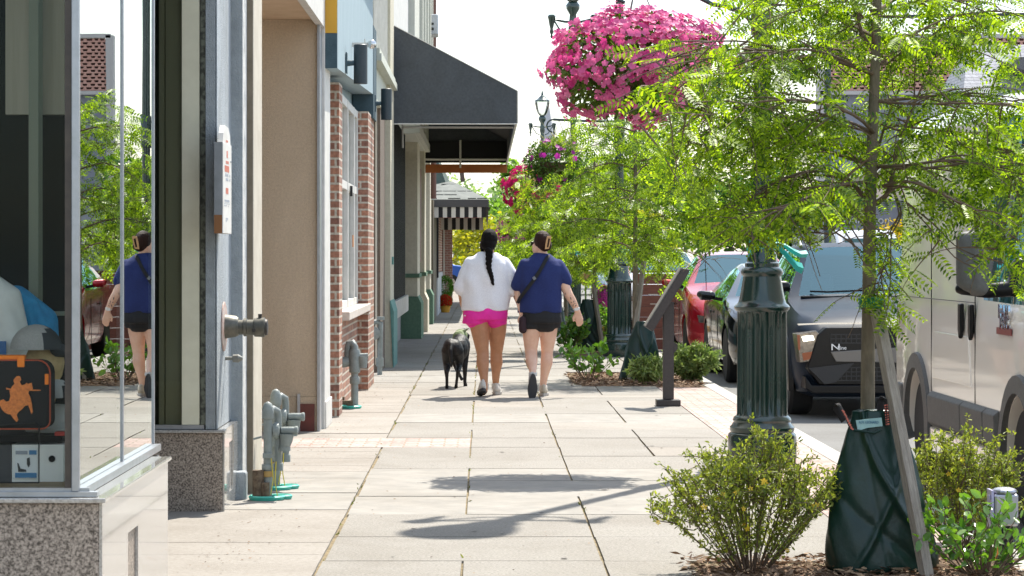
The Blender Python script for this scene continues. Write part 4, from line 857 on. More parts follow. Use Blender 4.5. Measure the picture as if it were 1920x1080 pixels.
b4 = basket((1.0, 96, 2.3), .5, .45, .62, 'farthest basket of magenta and pink flowers above the braid of the walking woman', ('magenta_petal', (.45, .03, .28), (.62, .12, .42)), 240, .085, 12, 1.3, 700, .09, 0, (1.03, 96, 3.33))
# ================================================================== angled information panel
M_brn = mat('dark_bronze_post', (.032, .027, .026), .5, c2=(.048, .040, .038), nscale=60)
Ys = 24.1
ip = thing('information_panel', (X(1252, Ys), Ys, 0), 'dark bronze slanted information panel on a single square post with base plate', 'sign')
px_ = X(1252, Ys)
MB().box(X(1230, Ys), X(1275, Ys), Ys-.1, Ys+.1, .001, .06).build('base_plate', M_brn, ip, bevel=.006)
MB().box(X(1243, Ys), X(1263, Ys), Ys-.045, Ys+.045, .061, Z(566, Ys)).build('post', M_brn, ip, bevel=.006)
pp = [(X(1209, Ys), Z(612, Ys)), (X(1277, Ys), Z(503, Ys)), (X(1291, Ys), Z(505, Ys)), (X(1288, Ys), Z(513, Ys)), (X(1222, Ys), Z(621, Ys))]
MB().prism(pp, 'y', Ys-.17, Ys+.17).build('panel', M_brn, ip, bevel=.004)
MB().prism([(X(1210, Ys), Z(611, Ys)), (X(1276, Ys), Z(503.5, Ys)), (X(1275, Ys)-.003, Z(502.5, Ys)+.003), (X(1209, Ys)-.003, Z(611, Ys)+.003)], 'y', Ys-.15, Ys+.15).build('panel_face', mat('panel_face', (.26, .24, .21), .5, c2=(.18, .17, .15), nscale=9), ip)
MB().prism([(X(1262, Ys), Z(640, Ys)), (X(1270, Ys), Z(645, Ys)), (X(1270, Ys), Z(655, Ys)), (X(1262, Ys), Z(662, Ys))], 'y', Ys-.03, Ys+.03).build('side_clamp', M_brn, ip)
# ================================================================== watering bags
M_bag = mat('green_bag_plastic', (.003, .022, .016), .36, c2=(.004, .032, .024), nscale=5, bump=.9, bscale=7, spec=.45)
def watering_bag(x, y, w_, h, label, seed, straps=True, lean=0):
    t = thing('watering_bag', (x, y, 0), label, 'watering bag', 'green watering bags round the tree trunks'); r = random.Random(seed)
    prof = [(0, .47, .24), (.03, .505, .26), (.10, .50, .26), (.22, .475, .25), (.36, .435, .22), (.5, .41, .19), (.62, .36, .16), (.74, .305, .13), (.84, .255, .105), (.92, .20, .09), (.97, .185, .075)]
    rings = []; n = 120
    prof = [tuple(np.interp(q, [p[0] for p in prof], [p[j] for p in prof]) if j else q for j in range(3)) for q in np.linspace(0, .97, 56)]
    for q, hw, dp in prof:
        ring = []
        for k in range(n):
            a = 2*math.pi*k/n; zz_ = q*h
            wob = .026*math.sin(3*a+q*9+seed)+.012*math.sin(7*a-q*14)+.010*math.sin(11*a+q*23+seed)
            fold = .050*math.exp(-((math.cos(a)*.5+q*.9-.55)/.05)**2) + .030*math.exp(-((math.cos(a)*.6-q*1.1+.35)/.04)**2)-.016*math.exp(-((math.cos(a)*.35+q*1.3-.30)/.05)**2)-.012*math.exp(-((math.cos(a)*.9+q*.5-.1)/.04)**2)
            if math.sin(a) > 0: fold = 0
            s_ = 1+wob*1.0
            ring.append(Vector((x+w_*hw*math.cos(a)*s_+lean*q, y+(w_*dp*s_-fold*w_*-1.3)*math.sin(a), .002+zz_+.012*math.sin(4*a+seed)*(1-q)*(q > 0))))
        rings.append(ring)
    MB().rings(rings, True).build('bag', M_bag, t, smooth=True, ang=80)
    o = t.children[0]; m = o.modifiers.new('s', 'SUBSURF'); m.levels = 1; m.render_levels = 1
    if straps:
        Ms = mat('strap_black', (.02, .018, .02), .8); Mp = mat('strap_print', (.55, .15, .10), .7)
        for (uA, vA, uB, vB, uC, vC) in ((1585, 790, 1572, 758, 1596, 806), (1652, 790, 1657, 746, 1662, 798)):
            k = y/F
            a, b_, c_ = P(uA, vA, y-.06), P(uB, vB, y-.06), P(uC, vC, y-.075)
            pts = [c_, (c_+b_)/2+Vector((.004, 0, .003)), b_+Vector((.008, 0, -.01)), b_+Vector((0, .01, 0)), b_+Vector((-.008, .03, -.012)), a+Vector((.0, .04, 0))]
            MB().tube(pts, .017, 8, sq=.3).build('strap', Ms, t, smooth=True)
            pm = MB(); d0 = b_-c_
            for q in range(9):
                p = c_+d0*(.06+.085*q)+Vector((.0045, -.0135, 0)); pm.obox(p, .016, .003, .0035 if q % 2 else .006, (0, R(35 if uA < 1600 else -12), 0))
            pm.build('strap_lettering', Mp, t)
        MB().prism([(X(1600, y), Z(786, y)), (X(1648, y), Z(781, y)), (X(1650, y), Z(797, y)), (X(1622, y), Z(800, y)), (X(1604, y), Z(806, y))], 'y', y-.075, y-.070).build('bag_label', mat('bag_label', (.32, .52, .50), .4, c2=(.25, .42, .42), nscale=20), t)
        text('A.M. LEONARD', .016, mat('label_navy', (.02, .12, .25), .5), 'label_text', t, (X(1624, y), y-.077, Z(790, y)), (R(90), 0, 0), .0006, xs=.8)
        MB().tube([P(1600, 806, y-.07), P(1640, 812, y-.085), P(1652, 806, y-.08)], .006, 6).build('front_flap', M_bag, t, smooth=True)
    return t
watering_bag(1.765, 11.38, .50, .75, 'nearest dark green watering bag with printed straps, behind the leaning wooden stake', 1, True, -.035)
watering_bag(1.74, 28.7, .46, .70, 'dark green watering bag behind the slanted information panel', 5, False, .05)
watering_bag(1.52, 37.6, .42, .80, 'dark green watering bag left of the second street lamp', 9, False)
watering_bag(1.28, 46.6, .42, .75, 'farther green watering bag just right of the blue shirt woman', 11, False)
# stake
M_wood = mat('grey_weathered_wood', (.38, .33, .275), .9, c2=(.24, .205, .17), nscale=10, stretch=(8, 8, .8), bump=.9, bscale=30)
def stake(p0, p1, w_, label):
    t = thing('wooden_stake', (p0[0], p0[1], 0), label, 'stake', 'wooden stakes beside the young trees'); p0 = Vector(p0); p1 = Vector(p1); d = (p1-p0); c = (p0+p1)/2
    o = MB().box(-w_/2, w_/2, -w_/2, w_/2, -d.length/2, d.length/2).build('stake', M_wood, None, bevel=.002)
    o.parent = t; o.location = c-Vector(t.location); o.rotation_mode = 'QUATERNION'; o.rotation_quaternion = d.to_track_quat('Z', 'Y')
    return t
s0 = P(1742, 1100, 11.05); stake((s0.x, 11.05, -.02), P(1640, 560, 11.45), .047, 'leaning grey wooden stake tied to the nearest tree')
stake((1.62, 28.6, 0), (1.80, 28.9, 1.35), .045, 'thin wooden stake beside the trunk behind the information panel')
stake((1.74, 37.4, 0), (1.60, 37.6, 1.0), .05, 'grey wooden stake leaning left of the second street lamp')
# low garden light
gl_ = thing('garden_light', (2.27, 11.5, 0), 'small silver headed path light on a black post among the shrubs', 'path light')
Yg = 11.5; g0, g1 = X(1852, Yg), X(1906, Yg)
MB().box(g0+.045, g1-.02, Yg-.02, Yg+.05, .0, Z(985, Yg)).build('post', M_blk, gl_)
MB().box(g0+.02, g1, Yg-.05, Yg+.07, Z(985, Yg), Z(925, Yg)).lathe(((g0+g1)/2+.01, Yg, 0), [(.06, Z(925, Yg)), (.055, Z(917, Yg)), (.03, Z(914, Yg))], 18).build('head', mat('silver_paint', (.42, .42, .46), .3, metal=.8), gl_, bevel=.012)
MB().box(g0+.008, g0+.019, Yg-.045, Yg+.06, Z(990, Yg), Z(918, Yg)).box(g0+.0, g0+.007, Yg-.03, Yg, Z(935, Yg), Z(928, Yg)).build('trim', mat('lilac_plastic', (.45, .42, .62), .4), gl_)
# ================================================================== plank barrier and flowers at the far parklet
pk = thing('plank_barrier', (3.3, 41, 0), 'reddish brown plank barrier beyond the red car', 'barrier')
mb = MB()
for i in range(7): mb.box(2.38, 5.2, 41, 41.04, -.09+i*.175, -.09+i*.175+.168)
pl_ = mb
mb = MB()
for xp in (2.38, 3.3, 4.2, 5.1): mb.box(xp, xp+.07, 41.05, 41.12, -.1, 1.18)
mb.box(2.36, 5.22, 40.98, 41.14, 1.14, 1.18).build('frame', mat('dark_red_frame', (.10, .04, .03), .8), pk)
mb = pl_
for (u, v) in ((1225, 552), (1228, 570), (1270, 552), (1272, 570), (1240, 588), (1285, 590)): mb.box(X(u-9, 41), X(u+9, 41), 40.994, 40.999, Z(v+.8, 41), Z(v-.8, 41), 1)  # cream strips paint the light showing through gaps between planks
pl_.build('plank', [mat('red_brown_planks', (.22, .085, .055), .8, c2=(.15, .06, .04), nscale=6, stretch=(1, 1, 8)), M_cream], pk)
for (u, v, yy_, a, b_, cc, lb_) in ((1132, 560, 44, .10, .22, ('magenta_potted', (.5, .03, .3), (.62, .1, .4)), 'magenta flowering plant left of the second street lamp'), (1098, 520, 50, .14, .12, ('peach_potted', (.6, .3, .15), (.7, .45, .3)), 'peach flowering planter between the distant watering bags'), (835, 565, 64, .16, .16, ('red_mum', (.5, .02, .01), (.65, .06, .02)), 'red potted flowers by the far grey panels')):
    c = P(u, v, yy_); t = thing('flower_pot', (c.x, c.y, 0), lb_, 'flower pot'); r = np.random.default_rng(int(u)); n = 260
    MB().lathe((c.x, c.y, 0), [(.10, 0), (.14, .18), (.15, .2)], 14).build('pot', mat('orange_pot', (.55, .28, .03), .7), t, smooth=True)
    d = rdir(r, n); foliage('leaves', c*1+np.array(c)*0+d*[a, a, b_]*.9 if False else np.array(c)+d*[a*.9, a*.9, b_*.9], d, rdir(r, n), *leaf_t(1, .5), .06, M_bleaf, t)
    MB().tube([(c.x, c.y, .15), tuple(c)], .02, 6).build('stem', M_stem, t)
    d = rdir(r, n); foliage('blossoms', np.array(c)+d*[a, a, b_], d, rdir(r, n), *petunia(), .045, petal_mat(*cc), t)
c = P(835, 538, 66); t = thing('potted_bush', (c.x, c.y, 0), 'round green potted bush behind the red flowers on the far pavement', 'shrub'); r = np.random.default_rng(5); n = 900; d = rdir(r, n)
foliage('foliage', np.array(c)+d*[.19, .19, .26]*r.uniform(.6, 1, (n, 1)), d, rdir(r, n), *leaf_t(1, .3), .07, leafmat('bush_leaf', (.05, .14, .02), (.12, .26, .04), (1, 1.3, .3)), t)
MB().lathe((c.x, c.y, 0), [(.12, 0), (.16, .3), (.15, .32)], 14).build('pot', M_stone, t, smooth=True)
# ================================================================== trees and shrubs
M_bark = mat('young_bark', (.21, .17, .12), .9, c2=(.12, .10, .07), nscale=25, stretch=(1, 1, .3), bump=.8, bscale=70)
M_twig = mat('twig_bark', (.17, .11, .07), .85, c2=(.10, .07, .05), nscale=30)
M_locust = leafmat('locust_leaflets', (.020, .075, .006), (.38, .52, .03), (1.6, 1.65, .45), rough=.42, spec=.5, tw=.54)
M_locust2 = leafmat('locust_leaves_far', (.03, .09, .010), (.36, .50, .04), (1.5, 1.55, .45), rough=.42, tw=.5)
def grow(p, d, L_, r0, rng, nseg=7, droop=.25, wig=.25):
    """a wandering branch; returns points and radii"""
    p = np.array(p, float); d = np.array(d, float); d /= np.linalg.norm(d); pts = [p.copy()]; rs = [r0]
    for i in range(nseg):
        d = d + rng.normal(0, wig, 3)*[1, 1, .7]/nseg*2.2 - [0, 0, droop/nseg]; d /= np.linalg.norm(d)
        p = p+d*L_/nseg; pts.append(p.copy()); rs.append(max(.0018, r0*(1-(i+1)/(nseg+.6))))
    return np.array(pts), rs
def smooth_pts(pts, k=3):
    pts = [np.array(p, float) for p in pts]; out = []
    for i in range(len(pts)-1):
        a = pts[max(i-1, 0)]; b = pts[i]; c = pts[i+1]; d = pts[min(i+2, len(pts)-1)]
        for j in range(k):
            t = j/k; out.append(.5*((2*b)+(-a+c)*t+(2*a-5*b+4*c-d)*t*t+(-a+3*b-3*c+d)*t**3))
    out.append(pts[-1]); return np.array(out)
def locust(name, root, trunk, tr, primaries, label, rng, nsec=9, leafs=.17, lmul=1.0, twl=.5, fm=M_locust, mi=1, tmpl=None, group='young honey locust trees in the pavement beds', clip=None, lclip=None):
    t = thing('locust_tree', root, label, 'tree', group)
    tp = smooth_pts(trunk, 4); MB().tube(tp, [tr*(1-.55*i/len(tp)) for i in range(len(tp))], 12).build('trunk', M_bark, t, smooth=True, ang=80)
    br = MB(); tw = []; LP_, LD, LN = [], [], []
    for pr in primaries:
        pts = smooth_pts(pr[0], 3); r0 = pr[1]; n = len(pts)
        rs = [max(.0025, r0*(1-.85*i/n)) for i in range(n)]; br.tube(pts, rs, 7); seg = np.diff(pts, axis=0); tot = np.linalg.norm(seg, axis=1).sum()
        m_ = max(3, int(nsec*tot))
        for k in range(m_):
            q = .18+.82*(k+rng.uniform(0, 1))/m_; i = min(int(q*(n-1)), n-2); p = pts[i]+(pts[i+1]-pts[i])*(q*(n-1)-i); dd = seg[i]/np.linalg.norm(seg[i])
            d = dd*.6+rdir(rng, 1, -.5, .6)[0]*.9
            tpts, trs = grow(p, d, twl*rng.uniform(.5, 1.15), .0045, rng, 7, .55)
            if clip and not clip(tpts[-1]): continue
            br.tube(tpts, trs, 4); tw.append(tpts)
    for tpts in tw:
        n = len(tpts); L_ = np.linalg.norm(np.diff(tpts, axis=0), axis=1).sum(); m_ = max(2, int(L_/.055*lmul))
        for k in range(m_):
            q = .15+.85*(k+rng.uniform(0, .8))/m_; i = min(int(q*(n-1)), n-2); p = tpts[i]+(tpts[i+1]-tpts[i])*(q*(n-1)-i)
            dd = tpts[i+1]-tpts[i]; dd /= np.linalg.norm(dd)+1e-9; d = dd*.35+rdir(rng, 1, -.55, .35)[0]; d[2] -= .32
            if lclip and not lclip(p): continue
            LP_.append(p); LD.append(d); LN.append(rdir(rng, 1, .1, 1)[0])
    cr_o = br.build('branches', M_twig, t, smooth=True, fixn=False)
    tv, tf = tmpl or compound()
    foliage('crown', LP_, LD, LN, tv, tf, rng.uniform(.6, 1.15, len(LP_))*leafs, fm, t)
    return t, len(LP_)
rg_ = np.random.default_rng(42)
Y0 = 11.5
def B(u, v, dy=0): return tuple(P(u, v, Y0+dy))
trunk = [(1.735, 11.5, 0), B(1627, 780), B(1629, 560), B(1631, 400), B(1634, 300), B(1638, 200), B(1642, 100), B(1645, 0), B(1650, -90), B(1655, -170)]
prim = [
 ([B(1632, 392), B(1605, 350, -.05), B(1570, 325, -.1), B(1510, 322, -.2), B(1450, 345, -.3), B(1400, 380, -.3)], .012),
 ([B(1635, 385), B(1662, 366), B(1673, 330), B(1682, 290, .05), B(1700, 230, .1), B(1730, 160, .1), B(1760, 90, .1)], .014),
 ([B(1640, 312), B(1700, 310, -.1), B(1790, 300, -.2), B(1880, 315, -.3), B(1960, 330, -.3)], .009),
 ([B(1640, 140), B(1580, 118, -.05), B(1520, 105, -.1), B(1450, 115, -.2), B(1380, 140, -.2), B(1310, 170, -.3)], .011),
 ([B(1642, 100), B(1615, 60), B(1605, 10), B(1580, -60), B(1540, -90)], .010),
 ([B(1650, 120), B(1675, 98), B(1720, 60), B(1790, 30, .1), B(1870, 20, .1)], .009),
 ([B(1642, 190), B(1700, 185, .15), B(1790, 178, .1), B(1900, 190, .1), B(1980, 215, .1)], .009),
 ([B(1634, 310), B(1560, 285, .2), B(1480, 262, .3), B(1400, 262, .3), B(1320, 290, .25), B(1270, 320, .2)], .010),
 ([B(1632, 340), B(1560, 350, -.3), B(1490, 380, -.45), B(1430, 410, -.5), B(1400, 440, -.5)], .009),
 ([B(1650, 350), B(1700, 340, -.3), B(1760, 360, -.45), B(1830, 400, -.5), B(1880, 430, -.5)], .008),
 ([B(1640, 250), B(1600, 215, -.3), B(1520, 190, -.5), B(1430, 190, -.6), B(1340, 215, -.6), B(1280, 240, -.6)], .009),
 ([B(1642, 70), B(1580, 40, .3), B(1500, 10, .4), B(1420, 15, .4)], .009),
 ([B(1645, 20), B(1700, -10, .2), B(1800, -30, .2), B(1890, -20, .2)], .009),
 ([B(1672, 350, 0), B(1690, 400, -.1), B(1672, 440, -.15), B(1668, 480, -.18), B(1650, 520, -.2), B(1645, 550, -.2)], .005),
 ([B(1632, 372), B(1600, 400, -.2), B(1560, 440, -.3), B(1500, 420, -.35), B(1440, 400, -.4)], .006),
 ([B(1700, 380, -.2), B(1750, 420, -.3), B(1790, 460, -.35), B(1830, 480, -.4)], .005),
 ([B(1900, 325, -.3), B(1915, 400, -.4), B(1905, 440, -.45), B(1860, 470, -.45)], .005),
 ([B(1480, 100, -.15), B(1400, 92, -.3), B(1310, 100, -.45), B(1220, 118, -.5), B(1150, 150, -.5)], .007),
 ([B(1340, 215, -.6), B(1290, 200, -.65), B(1230, 190, -.7), B(1170, 215, -.7)], .005),
 ([B(1645, 230), B(1720, 240, .35), B(1820, 250, .4), B(1910, 270, .4)], .008)]
pr2 = []
for pts, rr in prim:
    for q in range(2 if pts[-1][0] < 1.6 else 1):
        dy, dz, dx = rg_.uniform(-.45, .45), rg_.uniform(-.09, .09), rg_.uniform(-.06, .06); n = len(pts)
        pr2.append(([tuple(np.array(p)+np.array([dx, dy, dz])*min(1, i/1.5)) for i, p in enumerate(pts)], rr*.8))
prim = prim+pr2
def lclip1(p):
    u = 908+p[0]*F/p[1]; v = 480-(p[2]-CH)*F/p[1]
    if abs(u-1632) < 26 and p[1] < 11.52 and 90 < v < 540: return rg_.random() < .25
    if v > 445 and u < 1540: return False
    if v > 400 and 1480 < u < 1615 and rg_.random() < .75: return False
    if 450 < v and u > 1700 and rg_.random() < .5: return False
    return True
def clip1(p):
    u = 908+p[0]*F/p[1]; v = 480-(p[2]-CH)*F/p[1]
    if v > 470 and not (1540 < u < 1700): return rg_.random() < .12
    if v > 640: return False
    if u < 1150: return False
    if u < 1240 and v > 250: return False
    if u < 1380 and v < 260: return rg_.random() < .36
    return True
t_, n_ = locust('tree', (1.735, 11.5, 0), trunk, .034, prim, 'nearest young locust tree with feathery leaves, tied to the leaning stake', rg_, nsec=19, leafs=.165, twl=.40, lmul=.94, clip=clip1, lclip=lclip1)
print('near tree leaves', n_)
# green tie round trunk and stake
tie = MB()
for k, zc in enumerate((Z(562, 11.4), Z(568, 11.4), Z(574, 11.4))):
    tie.tube([(X(1637, 11.42)+.052*math.cos(a), 11.45+.05*math.sin(a), zc+.004*math.sin(a*3+k)) for a in [2*math.pi*q/20 for q in range(21)]], .011, 6, sq=.8)
tie.build('green_tie', mat('green_tie', (.01, .20, .10), .5), t_, smooth=True)
def lclip2(p):
    u = 908+p[0]*F/p[1]; v = 480-(p[2]-CH)*F/p[1]
    return not (v > 452 and u > 1275)
def small_tree(x, y, H, w_, label, seed, z0=1.15, nb=15, leafs=.17, nsec=13, lmul=.8, trunk_split=True, lean=0):
    r = np.random.default_rng(seed); tr = [(x, y, 0), (x+lean*.3, y, H*.3), (x+lean, y, H*.62), (x+lean, y+.05, H*.95)]; pr = []
    for i in range(nb):
        q = i/nb; z = z0+.25+(H*.9-z0)*q; a = i*2.4+r.uniform(-.4, .4); L_ = w_*(1.0-.45*q)*r.uniform(.75, 1.1)
        p0 = np.array([x+lean*min(1, z/(.62*H)), y, z-.2]); d = np.array([math.cos(a), math.sin(a), .55])
        pts, _ = grow(p0, d, L_, .01, r, 5, .55+.3*(1-q), .3); pr.append((list(pts), .011))
    t, n = locust('tree', (x, y, 0), tr, .035, pr, label, r, nsec=nsec*1.25, leafs=leafs*1.12, lmul=lmul*1.15, twl=.5, lclip=lclip2, fm=M_locust2, tmpl=compound(6, .2, .26, .5))
    print('leaves', n); return t
small_tree(1.70, 28.8, 3.35, 1.2, 'second young locust tree, behind the information panel and its watering bag', 21, z0=1.30, nb=20, nsec=15)
small_tree(1.62, 37.6, 3.0, 1.45, 'third young locust tree, its crown over the second street lamp', 22, z0=1.15, nb=20, nsec=14, leafs=.19)
small_tree(1.50, 46.8, 2.9, 1.5, 'fourth young locust tree, seen above the blue shirt woman', 23, z0=1.1, nb=18, nsec=11, leafs=.22)
small_tree(1.6, 60, 3.4, 1.6, 'fifth young locust tree, behind the green second basket', 24, z0=1.2, nb=18, nsec=10, leafs=.25)
small_tree(2.2, 70, 4.2, 1.9, 'sixth locust tree, a pale crown beyond the green basket', 25, z0=1.2, nb=16, nsec=8, leafs=.3)
# ---- shrubs
def stems_shrub(name, base, stems, tmpl, lm, lsize, label, rng, cat='shrub', per=.028, start=.3, sr=.003, group=None, clump=3, spread=.03, fl=None):
    t = thing(name, base, label, cat, group); mb = MB(); LP_, LD, LN = [], [], []; tips = []
    for pts in stems:
        pts = smooth_pts(pts, 3); n = len(pts); mb.tube(pts, [sr*(1-.7*i/n) for i in range(n)], 5)
        L_ = np.linalg.norm(np.diff(pts, axis=0), axis=1).sum(); m_ = int(L_*(1-start)/per)
        for k in range(m_):
            q = start+(1-start)*(k+rng.uniform(0, .9))/m_; i = min(int(q*(n-1)), n-2); p = pts[i]+(pts[i+1]-pts[i])*(q*(n-1)-i); dd = pts[i+1]-pts[i]; dd = dd/np.linalg.norm(dd)
            for c in range(clump):
                LP_.append(p+rdir(rng, 1)[0]*spread*rng.uniform(0, 1)); LD.append(dd*.5+rdir(rng, 1)[0]); LN.append(rdir(rng, 1, .2, 1)[0])
        tips.append(pts[-1])
    mb.build('stems', M_twig, t, smooth=True, fixn=False)
    foliage('foliage', LP_, LD, LN, *tmpl, rng.uniform(.65, 1.2, len(LP_))*lsize, lm, t)
    return t, tips, np.array(LP_)
M_pot = leafmat('potentilla_leaves', (.10, .15, .03), (.46, .50, .10), (1.2, 1.25, .4), rough=.5, tw=.45)
def potentilla(x, y, w_, h, n, label, seed, flowers=12, per=.022):
    r = np.random.default_rng(seed); st = []
    for i in range(n):
        a = r.uniform(0, 2*math.pi); rr = math.sqrt(r.uniform(0, 1)); ex, ey = math.cos(a)*rr, math.sin(a)*rr*.7
        hh = h*(1.02-.50*rr**2)*r.uniform(.75, 1.08); b0 = np.array([x+ex*.07, y+ey*.07, 0]); tip = np.array([x+ex*w_/2, y+ey*w_/2, hh])
        mid = (b0+tip)/2+[ex*.04, ey*.04, .04]; st.append([b0, mid+rdir(r, 1)[0]*.03, tip])
        for q in range(2):
            m0 = mid+(tip-mid)*r.uniform(0, .5); st.append([m0, m0+(tip-m0)*.6+rdir(r, 1)[0]*.05, m0+(tip-m0)*.8+rdir(r, 1, -.2, .8)[0]*.12])
    t, tips, LPp = stems_shrub('flowering_shrub', (x, y, 0), st, leaf_t(1, .38), M_pot, .024, label, r, per=per, start=.22, clump=4, spread=.022)
    fr_ = LPp[LPp[:, 1] < y]; idx = r.choice(len(fr_), flowers, replace=False)
    fv = [(0, 0, 0)]; ff = []
    for k in range(5):
        a = 2*math.pi*k/5
        for da, rr in ((-.5, .6), (0, 1.0), (.5, .6)): fv.append((.1+.15*rr, rr*math.cos(a+da), rr*math.sin(a+da)))
        ff.append((0, 1+3*k, 2+3*k, 3+3*k))
    for i in idx: foliage('flower', [fr_[i]+[0, -.05, 0]], [np.array([r.normal()*.3, -1, .5])], rdir(r, 1), fv, ff, r.uniform(.013, .019), leafmat('yellow_petals', (.90, .58, .02), (.92, .66, .05), (1, .8, .3), tw=.3), t)
    return t
potentilla(1.18, 11.35, .88, .62, 82, 'large yellow flowered shrub in front of the nearest street lamp', 31, 14)
potentilla(2.30, 12.3, .62, .62, 60, 'yellow flowered shrub beside the front of the pale van, behind the path light', 33, 5)
M_broad = leafmat('glossy_broad_leaves', (.07, .18, .035), (.22, .38, .07), (1.2, 1.35, .3), rough=.22, spec=.7, tw=.4)
def broad(x, y, w_, h, n, ls, label, seed, per=.05, cl=1, lm=None, start=.3, name='broadleaf_shrub'):
    r = np.random.default_rng(seed); st = []
    for i in range(n):
        a = r.uniform(0, 2*math.pi); rr = math.sqrt(r.uniform(0, 1)); ex, ey = math.cos(a)*rr, math.sin(a)*rr
        hh = h*r.uniform(.5, 1.05)*(1-.25*rr); b0 = np.array([x+ex*.05, y+ey*.05, 0]); tip = np.array([x+ex*w_/2, y+ey*w_/2*.8, hh]); mid = (b0+tip)/2+rdir(r, 1)[0]*.06+[ex*.05, 0, .03]
        st.append([b0, mid, tip])
    return stems_shrub(name, (x, y, 0), st, leaf_t(1, .52, .08), lm or M_broad, ls, label, r, per=per, start=start, clump=cl, spread=.02, sr=.004)[0]
broad(2.17, 11.15, .66, .42, 34, .058, 'glossy broadleaf shrub in the bottom right corner, round the path light', 41, per=.026, cl=1, start=.2)
MB().add([(2.19, 11.0, .10), (2.20, 10.99, .13), (2.205, 11.0, .165), (2.21, 11.0, .13)], [(0, 1, 2, 3)]).build('fallen_leaf', mat('orange_leaf', (.65, .17, .02), .5), None)
o_ = bpy.data.objects['fallen_leaf']; tag(o_, 'single orange leaf caught in the glossy shrub', 'leaf')
broad(X(1105, 28.4), 28.5, .68, .52, 26, .10, 'sparse broadleaf shrub on bare stems in the mulch, right of the blue shirt woman', 43, per=.05)
broad(X(1070, 36.8), 36.9, .50, .62, 40, .11, 'dense leafy shrub in front of the distant watering bag', 44, per=.04)
broad(X(1128, 39), 39.2, .4, .75, 30, .10, 'leafy plant between the watering bag and the second street lamp', 45, per=.04)
M_jun = leafmat('juniper_sprays', (.12, .19, .05), (.36, .42, .14), (1, 1.2, .6), rough=.6, tw=.3)
def juniper(x, y, w_, h, n, label, seed):
    r = np.random.default_rng(seed); st = []
    for i in range(n):
        a = r.uniform(0, 2*math.pi); rr = r.uniform(.3, 1); ex, ey = math.cos(a)*rr, math.sin(a)*rr*.8; b0 = np.array([x, y, .02])+rdir(r, 1)[0]*.05
        tip = np.array([x+ex*w_/2, y+ey*w_/2, h*r.uniform(.4, 1)*(1.1-.5*rr)]); st.append([b0, (b0+tip)/2+[0, 0, .05], tip])
    return stems_shrub('juniper_shrub', (x, y, 0), st, [(0, 0, 0), (.5, .16, .03), (1, 0, 0), (.5, -.16, .03)] and ([(0, 0, 0), (.5, .16, .03), (1, 0, 0), (.5, -.16, .03)], [(0, 1, 2, 3)]), M_jun, .07, label, r, per=.012, start=.15, clump=3, spread=.04, sr=.005)[0]
juniper(X(1300, 28.4), 28.6, .72, .50, 75, 'spreading juniper right of the information panel post', 51)
juniper(X(1215, 28.0), 28.0, .48, .34, 45, 'low juniper in front of the watering bag, left of the panel post', 52)
# ---- background trees
def crown_tree(x, y, H, w_, label, seed, cols, z0=.25, n=2600, ls=.22, lobes=26, pointy=0, name='background_tree'):
    r = np.random.default_rng(seed); t = thing(name, (x, y, -.1), label, 'tree', 'trees at the far end of the street'); mb = MB(); mb.tube([(x, y, -.1), (x+.1, y, H*.4), (x, y, H*.85)], [H*.022, H*.017, H*.005], 8)
    ctr = []; 
    for i in range(lobes):
        d = rdir(r, 1)[0]; q = r.uniform(.35, .95); zc = z0*H+(1-z0)*H*(.5+.5*d[2]*q); wq = w_/2*q
        if pointy: wq *= max(.12, 1-(zc/H-z0)/(1-z0))*1.5
        c = np.array([x+d[0]*wq, y+d[1]*wq, zc]); ctr.append(c); z1 = max(H*.15, zc-H*.2); mb.tube([(x, y, z1), ((x+c[0])/2, (y+c[1])/2, (z1+zc)/2+.05*H), tuple(c)], [H*.008, H*.005, H*.002], 5)
    mb.build('trunk', M_bark, t, smooth=True, fixn=False)
    ctr = np.array(ctr); k = r.integers(0, lobes, n); pos = ctr[k]+r.normal(0, 1, (n, 3))*[w_*.085, w_*.085, (1-z0)*H*.06 if not pointy else H*.06]
    foliage('crown', pos, rdir(r, n, -.8, .6), rdir(r, n), *leaf_t(1, .55), r.uniform(.6, 1.3, n)*ls, leafmat(*cols), t); return t
CY = ('yellow_green_leaves', (.28, .33, .02), (.50, .48, .04), (1.2, 1.1, .3)); CG = ('fresh_green_leaves', (.10, .20, .03), (.22, .36, .06), (1.2, 1.3, .4)); CD = ('deep_green_leaves', (.05, .12, .03), (.12, .24, .06), (1, 1.2, .4)); CP = ('pale_green_leaves', (.22, .32, .14), (.36, .46, .22), (1, 1.1, .6))
crown_tree(-.6, 122, 3.6, 4.6, 'low yellow green tree just past the striped canopy', 61, CY, z0=.02, n=3600, ls=.24)
crown_tree(-2.2, 190, 8.0, 7, 'pale green tree under the black awning, far beyond the canopy roof', 62, CP, n=2600, ls=.34)
crown_tree(1.6, 165, 8.2, 3.6, 'tall pointed green tree beside the crimson basket', 63, CG, z0=.05, n=2600, ls=.34, pointy=1)
crown_tree(.3, 150, 5.2, 4.2, 'mid height light green tree right of the canopy roof', 64, CG, z0=.05, n=3000, ls=.28)
crown_tree(1.2, 100, 2.3, 2.6, 'low green tree between the heads of the two women', 65, CP, z0=.02, n=2400, ls=.2)
crown_tree(1.9, 130, 4.9, 4.5, 'green tree behind the crimson basket', 66, CG, z0=.02, n=3000, ls=.3)
crown_tree(5, 100, 3.5, 5, 'yellow green tree seen through the second locust crown', 67, CY, z0=.02, n=3200, ls=.26)
crown_tree(8.0, 120, 7.2, 7, 'broad green street tree beyond the red car', 68, CG, z0=.05, n=3600, ls=.38)
crown_tree(11.2, 105, 6.0, 5.4, 'darker green tree left of the grey bank wall', 69, CD, z0=.02, n=3600, ls=.34)
